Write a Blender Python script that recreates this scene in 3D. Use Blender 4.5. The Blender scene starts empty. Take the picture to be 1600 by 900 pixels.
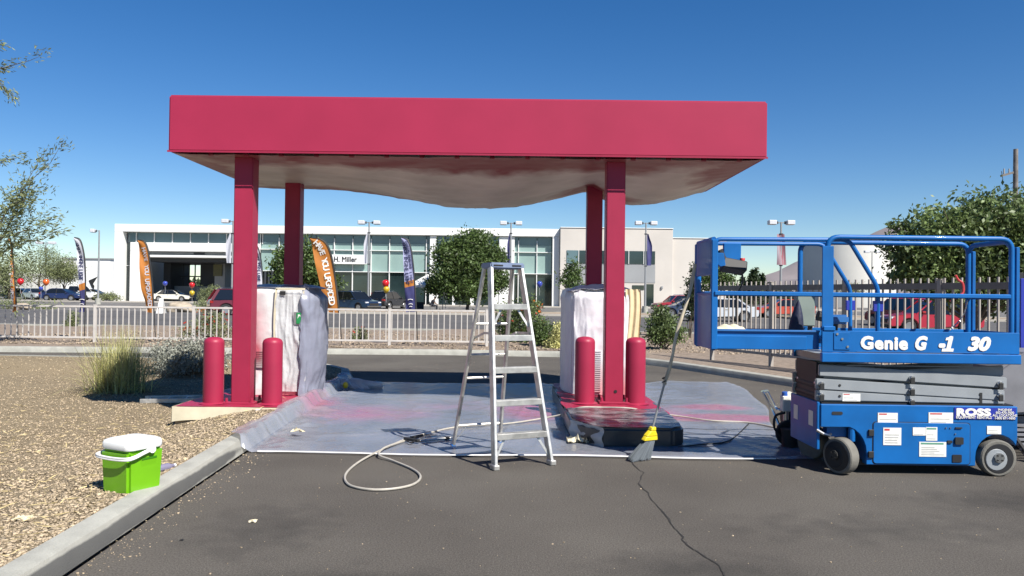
import bpy, bmesh, math, random
import numpy as np
from mathutils import Vector, Matrix, Euler, noise

random.seed(7); rng = np.random.default_rng(7)
R = math.radians
sc = bpy.context.scene
COL = sc.collection

# ------------------------------------------------------------------ camera, sky, sun, exposure
F_PX, EYE = 1240.0, 1.6                       # focal length in photo pixels (1600 wide), eye height
cam_d = bpy.data.cameras.new('camera'); cam = bpy.data.objects.new('camera', cam_d); COL.objects.link(cam)
cam_d.sensor_width = 36; cam_d.lens = 36*F_PX/1600; cam_d.clip_start = .05; cam_d.clip_end = 12000
CAM_R = Matrix.Rotation(R(.23), 3, 'Z') @ Matrix.Rotation(R(90.6), 3, 'X') @ Matrix.Rotation(R(.7), 3, 'Z')
cam.matrix_world = Matrix.Translation((0, 0, EYE)) @ CAM_R.to_4x4()
sc.camera = cam

LIGHT_DIR = Vector((-1.20, 1.34, -1.86)).normalized()
to_sun = -LIGHT_DIR
sun_el = math.asin(to_sun.z); sun_az = math.atan2(to_sun.x, to_sun.y)
W = bpy.data.worlds.new('World'); sc.world = W; W.use_nodes = True
wn = W.node_tree; bg = wn.nodes['Background']
sky = wn.nodes.new('ShaderNodeTexSky'); sky.sky_type = 'NISHITA'; sky.sun_disc = False
sky.sun_elevation = sun_el; sky.sun_rotation = sun_az
sky.altitude = 1200; sky.air_density = 1.0; sky.dust_density = 0.0; sky.ozone_density = 2.0
hs = wn.nodes.new('ShaderNodeHueSaturation'); hs.inputs['Saturation'].default_value = 1.37; hs.inputs['Hue'].default_value = .507
wn.links.new(sky.outputs[0], hs.inputs['Color']); wn.links.new(hs.outputs[0], bg.inputs[0]); bg.inputs[1].default_value = .064
sd = bpy.data.lights.new('sun', 'SUN'); sd.energy = 5.0; sd.angle = R(.5); sd.color = (1, .955, .88)
sun = bpy.data.objects.new('sun', sd); COL.objects.link(sun)
sun.rotation_euler = LIGHT_DIR.to_track_quat('-Z', 'Y').to_euler(); sun.location = (8, -9, 14)
vs = sc.view_settings
vs.view_transform = 'Standard'; vs.look = 'None'; vs.exposure = .86; vs.gamma = 1
sc.cycles.max_bounces = 8; sc.cycles.transparent_max_bounces = 12

# ------------------------------------------------------------------ measuring helpers
def ray(px, py):
    return CAM_R @ Vector(((px-800)/F_PX, (450-py)/F_PX, -1))
def gp(px, py, z=0.0):                         # the point of the horizontal plane z seen at a photo pixel
    d = ray(px, py); t = (z-EYE)/d.z
    return Vector((d.x*t, d.y*t, z))
def dp(px, py, Y):                             # the point at depth Y seen at a photo pixel
    d = ray(px, py); t = Y/d.y
    return Vector((d.x*t, Y, EYE+d.z*t))
def sstep(a, b, x):
    t = min(1, max(0, (x-a)/(b-a))); return t*t*(3-2*t)
def lerp(a, b, t): return a+(b-a)*t
def interp(tab, x):
    if x <= tab[0][0]: return tab[0][1]
    for (x0, y0), (x1, y1) in zip(tab, tab[1:]):
        if x <= x1: return y0+(y1-y0)*(x-x0)/(x1-x0)
    return tab[-1][1]
def far_z(y):                                  # the lot beyond the street lies a little higher
    return .2*sstep(38, 52, y)+.25*sstep(70, 94, y)

# ------------------------------------------------------------------ materials
MATS = {}
def mat(name, col, rough=.6, metal=0, var=.12, vscale=6, bump=0, bscale=60, spec=.5, coat=0, island=0, trans=0, alpha=1,
        spots=None, spotcol=None, spotn=3.0, spoth=.5, detail=6, vcol=None, spotk=1, stretch=(1, 1, 1), fine=0, fscale=200):
    q = .68 if max(col) < .55 else .84
    col = tuple(c*q for c in col); vcol = tuple(c*q for c in vcol) if vcol else None; spotcol = tuple(c*.7 for c in spotcol) if spotcol else None
    m = bpy.data.materials.new(name); m.use_nodes = True; nt = m.node_tree; N = nt.nodes; L = nt.links
    b = N['Principled BSDF']; b.inputs['Roughness'].default_value = rough; b.inputs['Metallic'].default_value = metal
    b.inputs['Specular IOR Level'].default_value = spec; b.inputs['Coat Weight'].default_value = coat
    tc = N.new('ShaderNodeTexCoord'); mp = N.new('ShaderNodeMapping'); L.new(tc.outputs['Object'], mp.inputs[0])
    mp.inputs['Scale'].default_value = stretch
    co = mp.outputs[0]
    def mixc(f, a, c):
        x = N.new('ShaderNodeMix'); x.data_type = 'RGBA'
        if isinstance(f, (int, float)): x.inputs[0].default_value = f
        else: L.new(f, x.inputs[0])
        for s, v in ((6, a), (7, c)):
            if isinstance(v, tuple): x.inputs[s].default_value = v
            else: L.new(v, x.inputs[s])
        return x.outputs[2]
    def ramp(sock, a, c):
        r = N.new('ShaderNodeMapRange'); r.inputs[1].default_value = a; r.inputs[2].default_value = c
        L.new(sock, r.inputs[0]); return r.outputs[0]
    base = (*col, 1)
    if var or vcol:
        n = N.new('ShaderNodeTexNoise'); n.inputs['Scale'].default_value = vscale; n.inputs['Detail'].default_value = detail
        L.new(co, n.inputs[0])
        lo = tuple(c*(1-var) for c in col)+(1,); hi = tuple(min(1, c*(1+var)) for c in col)+(1,)
        if vcol: lo, hi = (*vcol, 1), base
        base = mixc(ramp(n.outputs[0], .33, .67), lo, hi)
    if fine:
        n = N.new('ShaderNodeTexNoise'); n.inputs['Scale'].default_value = fscale; n.inputs['Detail'].default_value = 2
        L.new(co, n.inputs[0]); f = ramp(n.outputs[0], .3, .7)
        base = mixc(f, mixc(fine, base, (0, 0, 0, 1)), mixc(fine*.10, base, (1, .96, .9, 1)))
    if island:
        g = N.new('ShaderNodeNewGeometry')
        h = N.new('ShaderNodeHueSaturation')
        if isinstance(base, tuple): h.inputs['Color'].default_value = base
        else: L.new(base, h.inputs['Color'])
        L.new(ramp2(nt, g.outputs['Random Per Island'], 1-island, 1+island), h.inputs['Value'])
        base = h.outputs[0]
    if spots:
        tot = None
        for (cx, cy, cz, rx, ry, rz_, st) in spots:
            v = N.new('ShaderNodeMapping'); v.vector_type = 'TEXTURE'; L.new(tc.outputs['Object'], v.inputs[0])
            v.inputs['Location'].default_value = (cx, cy, cz); v.inputs['Scale'].default_value = (rx, ry, rz_)
            gr = N.new('ShaderNodeTexGradient'); gr.gradient_type = 'SPHERICAL'; L.new(v.outputs[0], gr.inputs[0])
            mu = N.new('ShaderNodeMath'); mu.operation = 'MULTIPLY'; L.new(gr.outputs['Fac'], mu.inputs[0]); mu.inputs[1].default_value = st
            if tot is None: tot = mu.outputs[0]
            else:
                ad = N.new('ShaderNodeMath'); ad.operation = 'MAXIMUM'; L.new(tot, ad.inputs[0]); L.new(mu.outputs[0], ad.inputs[1]); tot = ad.outputs[0]
        n = N.new('ShaderNodeTexNoise'); n.inputs['Scale'].default_value = spotn; n.inputs['Detail'].default_value = 5
        L.new(tc.outputs['Object'], n.inputs[0])
        a = N.new('ShaderNodeMath'); a.operation = 'MULTIPLY_ADD'; L.new(n.outputs[0], a.inputs[0]); a.inputs[1].default_value = spoth; L.new(tot, a.inputs[2])
        sk = N.new('ShaderNodeMath'); sk.operation = 'MULTIPLY'; sk.inputs[1].default_value = spotk
        f = N.new('ShaderNodeMath'); f.operation = 'MULTIPLY'; L.new(ramp(a.outputs[0], .5*spoth+.1, .5*spoth+.75), sk.inputs[0]); L.new(sk.outputs[0], f.inputs[0])
        sgn = N.new('ShaderNodeMath'); sgn.operation = 'MULTIPLY'; L.new(tot, sgn.inputs[0]); sgn.inputs[1].default_value = 6; sgn.use_clamp = True
        L.new(sgn.outputs[0], f.inputs[1])
        base = mixc(f.outputs[0], base, (*spotcol, 1)); m['has_spots'] = True
        spotf = f.outputs[0]
    if isinstance(base, tuple): b.inputs['Base Color'].default_value = base
    else: L.new(base, b.inputs['Base Color'])
    if bump:
        n = N.new('ShaderNodeTexNoise'); n.inputs['Scale'].default_value = bscale; n.inputs['Detail'].default_value = 5
        L.new(co, n.inputs[0]); bp = N.new('ShaderNodeBump'); bp.inputs['Strength'].default_value = bump; bp.inputs['Distance'].default_value = .02
        L.new(n.outputs[0], bp.inputs['Height']); L.new(bp.outputs[0], b.inputs['Normal'])
    out = N['Material Output']; sh = b.outputs[0]
    if trans:
        t = N.new('ShaderNodeBsdfTranslucent'); mx = N.new('ShaderNodeMixShader'); mx.inputs[0].default_value = trans
        if isinstance(base, tuple): t.inputs[0].default_value = base
        else: L.new(base, t.inputs[0])
        L.new(sh, mx.inputs[1]); L.new(t.outputs[0], mx.inputs[2]); sh = mx.outputs[0]
    if alpha < 1:
        t = N.new('ShaderNodeBsdfTransparent'); mx = N.new('ShaderNodeMixShader')
        if spots:
            mm = N.new('ShaderNodeMath'); mm.operation = 'MULTIPLY_ADD'; L.new(spotf, mm.inputs[0]); mm.inputs[1].default_value = 1-alpha; mm.inputs[2].default_value = alpha
            L.new(mm.outputs[0], mx.inputs[0])
        else: mx.inputs[0].default_value = alpha
        L.new(t.outputs[0], mx.inputs[1]); L.new(sh, mx.inputs[2]); sh = mx.outputs[0]
    L.new(sh, out.inputs[0]); MATS[name] = m
    return m
def ramp2(nt, sock, a, c):
    r = nt.nodes.new('ShaderNodeMapRange'); r.inputs[3].default_value = a; r.inputs[4].default_value = c
    nt.links.new(sock, r.inputs[0]); return r.outputs[0]

RED = (.40, .026, .072)
m_red = mat('red_paint', RED, .46, spec=.3, var=.07, vscale=3, bump=.03, bscale=90)
m_red2 = mat('red_fascia_paint', (.44, .030, .085), .55, spec=.22, var=.06, vscale=1.2, bump=.02, bscale=40)
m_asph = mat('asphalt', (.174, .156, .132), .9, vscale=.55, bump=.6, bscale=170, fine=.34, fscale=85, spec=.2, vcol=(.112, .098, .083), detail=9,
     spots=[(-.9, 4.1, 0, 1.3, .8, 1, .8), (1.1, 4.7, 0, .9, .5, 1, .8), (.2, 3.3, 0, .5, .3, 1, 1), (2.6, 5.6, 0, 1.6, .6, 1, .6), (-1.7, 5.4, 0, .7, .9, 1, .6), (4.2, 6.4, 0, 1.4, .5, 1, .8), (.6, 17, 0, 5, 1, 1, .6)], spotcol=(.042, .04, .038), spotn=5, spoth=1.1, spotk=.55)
m_street = mat('street_asphalt', (.135, .13, .128), .9, var=.12, vscale=.4, bump=.2, bscale=60, spec=.2)
m_lot = mat('lot_asphalt', (.20, .19, .18), .9, var=.12, vscale=.2, spec=.2)
m_conc = mat('kerb_concrete', (.47, .465, .41), .85, var=.14, vscale=5, bump=.3, bscale=120, fine=.12, fscale=90)
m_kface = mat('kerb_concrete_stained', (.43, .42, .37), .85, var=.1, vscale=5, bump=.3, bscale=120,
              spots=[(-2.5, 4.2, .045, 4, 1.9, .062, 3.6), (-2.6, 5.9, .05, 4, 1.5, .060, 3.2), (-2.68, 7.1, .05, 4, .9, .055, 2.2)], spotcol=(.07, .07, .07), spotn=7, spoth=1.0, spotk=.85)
m_grav = mat('gravel_ground', (.46, .365, .235), .95, var=.3, vscale=55, bump=1, bscale=90, spec=.1, vcol=(.27, .21, .13), fine=.25, fscale=60)
m_stone = mat('gravel_stone', (.52, .415, .285), .9, var=.15, vscale=15, island=.42, spec=.15)
m_bank = mat('bank_gravel', (.38, .295, .225), .95, var=.3, vscale=7, bump=.8, bscale=30, vcol=(.26, .195, .14), fine=.2, fscale=14)
m_straw = mat('dry_straw', (.60, .48, .24), .9, island=.3, var=0)
m_black = mat('black_rubber', (.018, .018, .02), .75, var=.2)
m_dark = mat('dark_recess', (.012, .012, .014), .6, var=0)
m_blue = mat('lift_blue_paint', (.004, .145, .47), .45, spec=.3, var=.14, vscale=3.2, coat=.10, bump=.02, bscale=60)
m_blue2 = mat('lift_blue_faded', (.03, .17, .48), .45, var=.1, vscale=4)
m_grey = mat('scissor_grey_paint', (.34, .365, .385), .45, var=.08, vscale=5)
m_steel = mat('bright_steel', (.62, .62, .62), .28, 1, var=.1)
m_alu = mat('aluminium', (.60, .585, .55), .42, .75, var=.25, vscale=9, bump=.05, bscale=60,
            spots=[(0, -.2, .6, .5, .5, .3, .5), (.2, 0, 1.2, .4, .6, .3, .5)], spotcol=(.8, .8, .78), spotn=14, spoth=1.0)
m_tyre = mat('worn_grey_tyre', (.20, .19, .165), .85, var=.15, vscale=9, bump=.2, bscale=80)
m_white = mat('white_paint', (.78, .78, .76), .45, var=.05)
m_sticker = mat('sticker_white', (.78, .77, .72), .5, var=.06, vscale=20)
m_stred = mat('sticker_red', (.55, .05, .05), .5, var=0)
m_stgrey = mat('sticker_print', (.25, .25, .25), .6, var=0)
m_stgreen = mat('sticker_green', (.12, .35, .24), .5, var=0)
m_sign = mat('rental_sign_blue', (.028, .045, .42), .4, var=.05)
m_green = mat('cooler_green', (.20, .54, .010), .35, var=.05, vscale=5, coat=.2)
m_lid = mat('cooler_white', (.82, .82, .80), .35, var=.03)
m_yel = mat('yellow_plastic', (.78, .60, .02), .4, var=.06)
m_bristle = mat('grey_bristles', (.20, .23, .26), .8, island=.4, var=0)
m_wood = mat('pole_wood', (.74, .66, .50), .7, var=.35, vscale=14, stretch=(1, 1, .2), vcol=(.40, .34, .25))
m_hose = mat('hose_cream', (.54, .50, .43), .5, var=.1, vscale=20)
m_fence = mat('fence_taupe', (.56, .525, .49), .55, var=.08, vscale=4)
m_fence3 = mat('fence_taupe_shaded', (.45, .405, .36), .55, var=.08, vscale=4)  # duller taupe for the right fence, tree shade put into its colour
m_fence2 = mat('fence_rail_shaded', (.24, .215, .19), .6, var=.1)  # dark strip of shade along the fence top, painted as the rail
m_bwhite = mat('building_white', (.80, .80, .78), .6, var=.03, vscale=.3)
m_beige = mat('building_beige', (.56, .52, .475), .8, var=.05, vscale=.4)
m_bgrey = mat('building_grey', (.36, .37, .38), .6, var=.05, vscale=.5)
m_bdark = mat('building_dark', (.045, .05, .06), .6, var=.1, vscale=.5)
m_glassU = mat('glass_clerestory', (.13, .21, .235), .12, var=.12, vscale=.25, spec=.8)
m_glassM = mat('glass_blind_green', (.33, .47, .44), .15, var=.1, vscale=.3, spec=.6)
m_glassD = mat('glass_dark', (.022, .04, .042), .08, var=.3, vscale=.4, spec=.8)
m_tank = mat('tank_white', (.60, .585, .54), .7, var=.04, vscale=.3)
m_trunk = mat('bark', (.15, .115, .085), .9, var=.3, vscale=12, bump=.5, bscale=30)
m_leafA = mat('leaf_ash', (.105, .165, .042), .55, var=.35, vscale=.7, island=.45, trans=.3)
m_leafB = mat('leaf_mesquite', (.29, .33, .15), .6, var=.3, vscale=.6, island=.4, trans=.35)
m_leafC = mat('leaf_broad', (.18, .25, .085), .5, var=.35, vscale=1.2, island=.5, trans=.35)
m_leafD = mat('leaf_dark', (.045, .075, .025), .55, var=.3, vscale=.6, island=.4, trans=.25)
m_leafS = mat('leaf_silver', (.40, .41, .34), .7, var=.2, vscale=4, island=.4, trans=.2)
m_leafG = mat('grass_blade', (.62, .60, .25), .6, var=.3, vscale=3, island=.5, trans=.3)
m_blade2 = mat('dry_grass_blade', (.54, .48, .27), .7, var=.2, island=.4, trans=.3)
m_flower = mat('flower_red', (.55, .05, .02), .5, var=.2, island=.4, trans=.2)
m_floworg = mat('flower_orange', (.70, .16, .02), .5, var=.2, island=.3)
m_orange = mat('flag_orange', (.60, .22, .04), .7, var=.1, vscale=3, trans=.3)
m_purple = mat('flag_purple', (.075, .075, .24), .7, var=.12, vscale=3, trans=.25)
m_lav = mat('flag_lavender', (.36, .37, .58), .7, var=.1, vscale=3, trans=.25)
m_flagw = mat('flag_white', (.70, .70, .76), .7, var=.06, trans=.3)
m_ltxt = mat('lettering_white', (.80, .78, .74), .6, var=0)
m_dtxt = mat('lettering_dark', (.02, .025, .10), .6, var=0)
m_ktxt = mat('lettering_black', (.02, .02, .02), .6, var=0)
m_pole = mat('lamp_pole_metal', (.40, .41, .42), .45, .3, var=.05)
m_lamp = mat('lamp_head_white', (.62, .63, .66), .45, var=.05)
m_mount = mat('mountain_rock', (.36, .31, .31), .95, var=.3, vscale=.006, vcol=(.27, .235, .24))
m_film = mat('masking_film', (.425, .45, .525), .2, var=.14, vscale=1.1, bump=.5, bscale=7, alpha=.60, spotk=.72,
             spots=[(-1.95, 10.55, .05, 1.25, 1.2, .6, .8), (.3, 11.0, .05, .8, 1.3, .6, 1.3), (1.3, 9.9, .05, .9, .7, .6, 1.2), (2.85, 11.55, .05, .75, .42, .5, 1.7), (2.75, 10.55, .05, 1.15, .46, .5, 1.9), (2.1, 11.0, .05, .7, .9, .5, .7), (-2.7, 11.2, .15, .4, 1.2, .5, .9), (-.9, 11.4, .05, 1.6, .9, .5, .35)],
             spotcol=(.52, .10, .17), spotn=2.2, spoth=.75)
m_filmbag = mat('grey_plastic_bag', (.36, .38, .48), .3, var=.12, vscale=2.5, bump=.6, bscale=6, trans=.2)
m_clear = mat('clear_film', (.72, .73, .74), .22, var=.1, vscale=5, bump=.5, bscale=14, alpha=.6)
m_blk_film = mat('dark_film_wrap', (.05, .056, .06), .28, var=.2, vscale=3, bump=.3, bscale=9)
m_tape = mat('masking_tape', (.68, .61, .44), .7, var=.08, vscale=6)
m_paper = mat('masking_paper', (.66, .54, .33), .75, var=.08, vscale=3, bump=.4, bscale=7)
m_orangeside = mat('pad_side_bare', (.52, .38, .22), .85, var=.15, vscale=7)
m_soffit = mat('ceiling_film', (.80, .73, .62), .4, var=.16, vscale=1.3, bump=.5, bscale=4, trans=.10, spotk=.92,
    spots=[(-.6, 10.2, 3.3, 5.5, 1.15, 1.2, 1.9), (-3.62, 10.5, 3.3, 1.0, .95, 1.2, 1.5), (1.31, 10.55, 3.3, 1.1, 1.0, 1.2, 1.8), (3.1, 10.9, 3.3, .75, 2.0, 1.2, 1.5), (1.3, 13.1, 3.3, .9, .7, 1, 1.6), (-3.2, 13.5, 3.3, 2.0, .45, 1, 1.3), (-4.4, 11.5, 3.3, .5, 2.2, 1, 1.2)],
    spotcol=(.36, .045, .055), spotn=3.0, spoth=1.1)
m_wrapL = mat('machine_wrap_film', (.70, .70, .69), .35, var=.08, vscale=3, bump=.5, bscale=7,
    spots=[(-.55, -.2, .9, .60, .8, 1.1, 1.4), (-.30, -.2, .62, .35, .8, .30, 1.3), (.4, -.2, .75, .12, .8, .35, .6), (.35, -.2, .0, .7, .8, .22, 1.3)], spotcol=(.60, .15, .19), spotn=4, spoth=.5)
m_wrapR = mat('machine_wrap_white', (.72, .70, .74), .45, var=.06, vscale=3, bump=.4, bscale=5,
    spots=[(.30, -.3, .05, .8, .8, .55, 1.1), (.1, -.3, .9, .7, .5, 1.0, .28)], spotcol=(.66, .22, .25), spotn=5, spoth=.45)
m_skin = mat('skin', (.30, .17, .11), .6, var=.08)
m_cloth = mat('dark_clothing', (.03, .035, .05), .8, var=.2)
m_balr = mat('balloon_red', (.55, .015, .02), .15, var=0, coat=.4)
m_balg = mat('balloon_gold', (.55, .38, .02), .15, var=0, coat=.4)
m_balo = mat('balloon_orange', (.62, .12, .02), .2, var=0, coat=.3)
m_balb = mat('balloon_blue', (.05, .08, .45), .15, var=0, coat=.4)
m_carglass = mat('car_glass', (.012, .014, .016), .05, var=0, spec=.8)
m_chrome = mat('chrome', (.65, .65, .66), .12, 1, var=0)
m_taill = mat('tail_lamp', (.35, .01, .012), .2, var=0, coat=.4)
m_headl = mat('head_lamp', (.60, .62, .66), .12, var=0, coat=.4)
m_rim = mat('alloy_rim', (.48, .48, .50), .3, .7, var=0)
m_teal = mat('grey_green_box', (.26, .32, .29), .6, var=.1)
m_navy = mat('navy_bag', (.012, .018, .055), .7, var=.2, vscale=10, bump=.4, bscale=18)
m_trailer = mat('trailer_grey', (.22, .22, .24), .6, var=.12)
m_crack = mat('crack_dark', (.035, .031, .028), .95, var=.2)

# ------------------------------------------------------------------ mesh building
class MB:
    def __init__(s): s.v = []; s.f = []
    def add(s, vs, fs):
        o = len(s.v); s.v += [tuple(v) for v in vs]; s.f += [tuple(i+o for i in f) for f in fs]; return s
    def box(s, x0, x1, y0, y1, z0, z1, M=None):
        v = [Vector((x, y, z)) for z in (z0, z1) for y in (y0, y1) for x in (x0, x1)]
        if M is not None: v = [M @ p for p in v]
        return s.add(v, [(0, 2, 3, 1), (4, 5, 7, 6), (0, 1, 5, 4), (2, 6, 7, 3), (0, 4, 6, 2), (1, 3, 7, 5)])
    def beam(s, a, b, w, h, up=(0, 0, 1)):
        a = Vector(a); b = Vector(b); d = (b-a); L = d.length; d.normalize(); up = Vector(up)
        if abs(d.dot(up)) > .98: up = Vector((0, 1, 0))
        x = d.cross(up).normalized(); z = x.cross(d)
        M = Matrix((x, d, z)).transposed().to_4x4(); M.translation = a
        return s.box(-w/2, w/2, 0, L, -h/2, h/2, M)
    def tube(s, pts, r, n=8, closed=False, caps=True):
        P = [Vector(p) for p in pts]; k = len(P)
        rr = r if isinstance(r, (list, tuple)) else [r]*k
        T = []
        for i in range(k):
            if closed: t = P[(i+1) % k]-P[i-1]
            else: t = P[min(i+1, k-1)]-P[max(i-1, 0)]
            T.append(t.normalized() if t.length else Vector((0, 0, 1)))
        nrm = T[0].orthogonal().normalized(); vs = []; 
        for i in range(k):
            nrm = (nrm-T[i]*nrm.dot(T[i]))
            nrm = nrm.normalized() if nrm.length > 1e-6 else T[i].orthogonal().normalized()
            bi = T[i].cross(nrm)
            for j in range(n):
                a = 2*math.pi*j/n; vs.append(P[i]+(nrm*math.cos(a)+bi*math.sin(a))*rr[i])
        fs = []
        for i in range(k if closed else k-1):
            i2 = (i+1) % k
            for j in range(n):
                j2 = (j+1) % n; fs.append((i*n+j, i*n+j2, i2*n+j2, i2*n+j))
        if caps and not closed: fs += [tuple(range(n-1, -1, -1)), tuple(range((k-1)*n, k*n))]
        return s.add(vs, fs)
    def cyl(s, a, b, r0, r1=None, n=12): return s.tube([a, b], [r0, r0 if r1 is None else r1], n)
    def lathe(s, prof, c=(0, 0, 0), n=24, axis='z', M=None):
        vs = []; fs = []; k = len(prof)
        for r, h in prof:
            for j in range(n):
                a = 2*math.pi*j/n; x, y = r*math.cos(a), r*math.sin(a)
                p = Vector((x, y, h)) if axis == 'z' else Vector((x, h, y))
                if M is not None: p = M @ p
                vs.append(p+Vector(c))
        for i in range(k-1):
            for j in range(n):
                j2 = (j+1) % n; fs.append((i*n+j, i*n+j2, (i+1)*n+j2, (i+1)*n+j))
        fs += [tuple(range(n-1, -1, -1)), tuple(range((k-1)*n, k*n))]
        return s.add(vs, fs)
    def prism(s, poly, y0, y1):                # poly in x,z, extruded along y
        k = len(poly); vs = [(x, y0, z) for x, z in poly]+[(x, y1, z) for x, z in poly]
        fs = [tuple(range(k)), tuple(range(2*k-1, k-1, -1))]
        fs += [(i, k+i, k+(i+1) % k, (i+1) % k) for i in range(k)]
        return s.add(vs, fs)
    def grid(s, fn, nu, nv):
        vs = [fn(i/nu, j/nv) for j in range(nv+1) for i in range(nu+1)]
        fs = [(j*(nu+1)+i, j*(nu+1)+i+1, (j+1)*(nu+1)+i+1, (j+1)*(nu+1)+i) for j in range(nv) for i in range(nu)]
        return s.add(vs, fs)
    def ball(s, c, r, n=14, m=8, sq=(1, 1, 1)):
        pr = [(max(1e-4, math.sin(math.pi*i/m))*r, -math.cos(math.pi*i/m)*r) for i in range(m+1)]
        o = len(s.v); s.lathe(pr, (0, 0, 0), n)
        for i in range(o, len(s.v)): x, y, z = s.v[i]; s.v[i] = (x*sq[0]+c[0], y*sq[1]+c[1], z*sq[2]+c[2])
        return s
    def mesh(s, name, off=(0, 0, 0), bevel=0, seg=1, smooth=.6):
        me = bpy.data.meshes.new(name)
        me.from_pydata([(x-off[0], y-off[1], z-off[2]) for x, y, z in s.v], [], s.f)
        bm = bmesh.new(); bm.from_mesh(me)
        bmesh.ops.recalc_face_normals(bm, faces=bm.faces)
        if bevel:
            ed = [e for e in bm.edges if len(e.link_faces) == 2 and e.calc_face_angle(0) > .5]
            bmesh.ops.bevel(bm, geom=ed, offset=bevel, segments=seg, affect='EDGES', clamp_overlap=True)
        bm.to_mesh(me); bm.free()
        if smooth:
            me.polygons.foreach_set('use_smooth', [True]*len(me.polygons)); me.set_sharp_from_angle(angle=smooth)
        return me

def root_of(o):
    while o.parent: o = o.parent
    return o
def link(name, me, m, parent=None, loc=None):
    o = bpy.data.objects.new(name, me); COL.objects.link(o)
    if m and not me.materials: me.materials.append(m)
    if parent: o.parent = parent
    if loc: o.location = loc
    return o
def part(name, mb, m, parent, w=False, bevel=0, seg=1, smooth=.6, label=None):    # w: mesh was written in world coordinates
    off = root_of(parent).location if w else (0, 0, 0)
    me = mb.mesh(name, off, bevel, seg, smooth) if isinstance(mb, MB) else mb
    o = link(name, me, m, parent)
    if label: o['label'] = label
    return o
def tag(o, label=None, cat=None, group=None, kind=None):
    for k, v in (('label', label), ('category', cat), ('group', group), ('kind', kind)):
        if v: o[k] = v
    return o
def thing(name, label, cat, loc=(0, 0, 0), rz=0, group=None):
    o = bpy.data.objects.new(name, None); COL.objects.link(o); o.empty_display_size = .2
    o.location = loc; o.rotation_euler = (0, 0, rz)
    return tag(o, label, cat, group)
def single(name, mb, m, label, cat, loc, group=None, bevel=0, seg=1, w=True, smooth=.6):
    me = mb.mesh(name, loc if w else (0, 0, 0), bevel, seg, smooth) if isinstance(mb, MB) else mb
    return tag(link(name, me, m, None, loc), label, cat, group)
def struct(name, mb, m, parent=None, bevel=0, smooth=.6):
    o = link(name, mb.mesh(name, (0, 0, 0), bevel, 1, smooth), m, parent)
    if not parent: o['kind'] = 'structure'
    return o
def copy_tree(o, parent=None):
    c = o.copy(); COL.objects.link(c)
    if parent: c.parent = parent
    for ch in list(o.children): copy_tree(ch, c)
    return c
def fast_mesh(name, V, F):
    me = bpy.data.meshes.new(name); n = len(V); mm, k = F.shape
    me.vertices.add(n); me.vertices.foreach_set('co', V.astype(np.float32).ravel())
    me.loops.add(mm*k); me.loops.foreach_set('vertex_index', F.astype(np.int32).ravel())
    me.polygons.add(mm); me.polygons.foreach_set('loop_start', np.arange(0, mm*k, k, dtype=np.int32))
    me.update(calc_edges=True); return me
def text_mesh(s, size, bold=0, shear=0, extrude=.002, align='LEFT', space=1):
    c = bpy.data.curves.new('t', 'FONT'); c.body = s; c.size = size; c.offset = bold; c.shear = shear
    c.extrude = extrude; c.align_x = align; c.space_character = space; c.resolution_u = 3
    o = bpy.data.objects.new('t', c); COL.objects.link(o)
    bpy.context.view_layer.update()
    me = bpy.data.meshes.new_from_object(o.evaluated_get(bpy.context.evaluated_depsgraph_get()))
    bpy.data.objects.remove(o); bpy.data.curves.remove(c); return me
def front_text(name, s, size, pos, m, parent, bold=0, shear=0, align='LEFT', space=1, width=None, extrude=.002):
    me = text_mesh(s, size, 0, shear, extrude, align, space)       # stands upright facing -Y; pos in the parent's frame
    if bold:
        bm = bmesh.new()
        for k in range(13):
            o = (0, 0) if k == 12 else (bold*math.cos(k*math.pi/6), bold*math.sin(k*math.pi/6)); m0 = len(bm.verts)
            bm.from_mesh(me); bm.verts.ensure_lookup_table()
            for v in bm.verts[m0:]: v.co.x += o[0]; v.co.y += o[1]; v.co.z += k*.00012
        bm.to_mesh(me); bm.free()
    n = len(me.vertices); co = np.zeros(n*3); me.vertices.foreach_get('co', co); co = co.reshape(-1, 3)
    if width:
        w = co[:, 0].max()-co[:, 0].min(); co[:, 0] *= width/w
    V = np.stack([co[:, 0]+pos[0], -co[:, 2]+pos[1], co[:, 1]+pos[2]], 1)
    me.vertices.foreach_set('co', V.ravel()); me.update()
    return link(name, me, m, parent)

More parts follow.
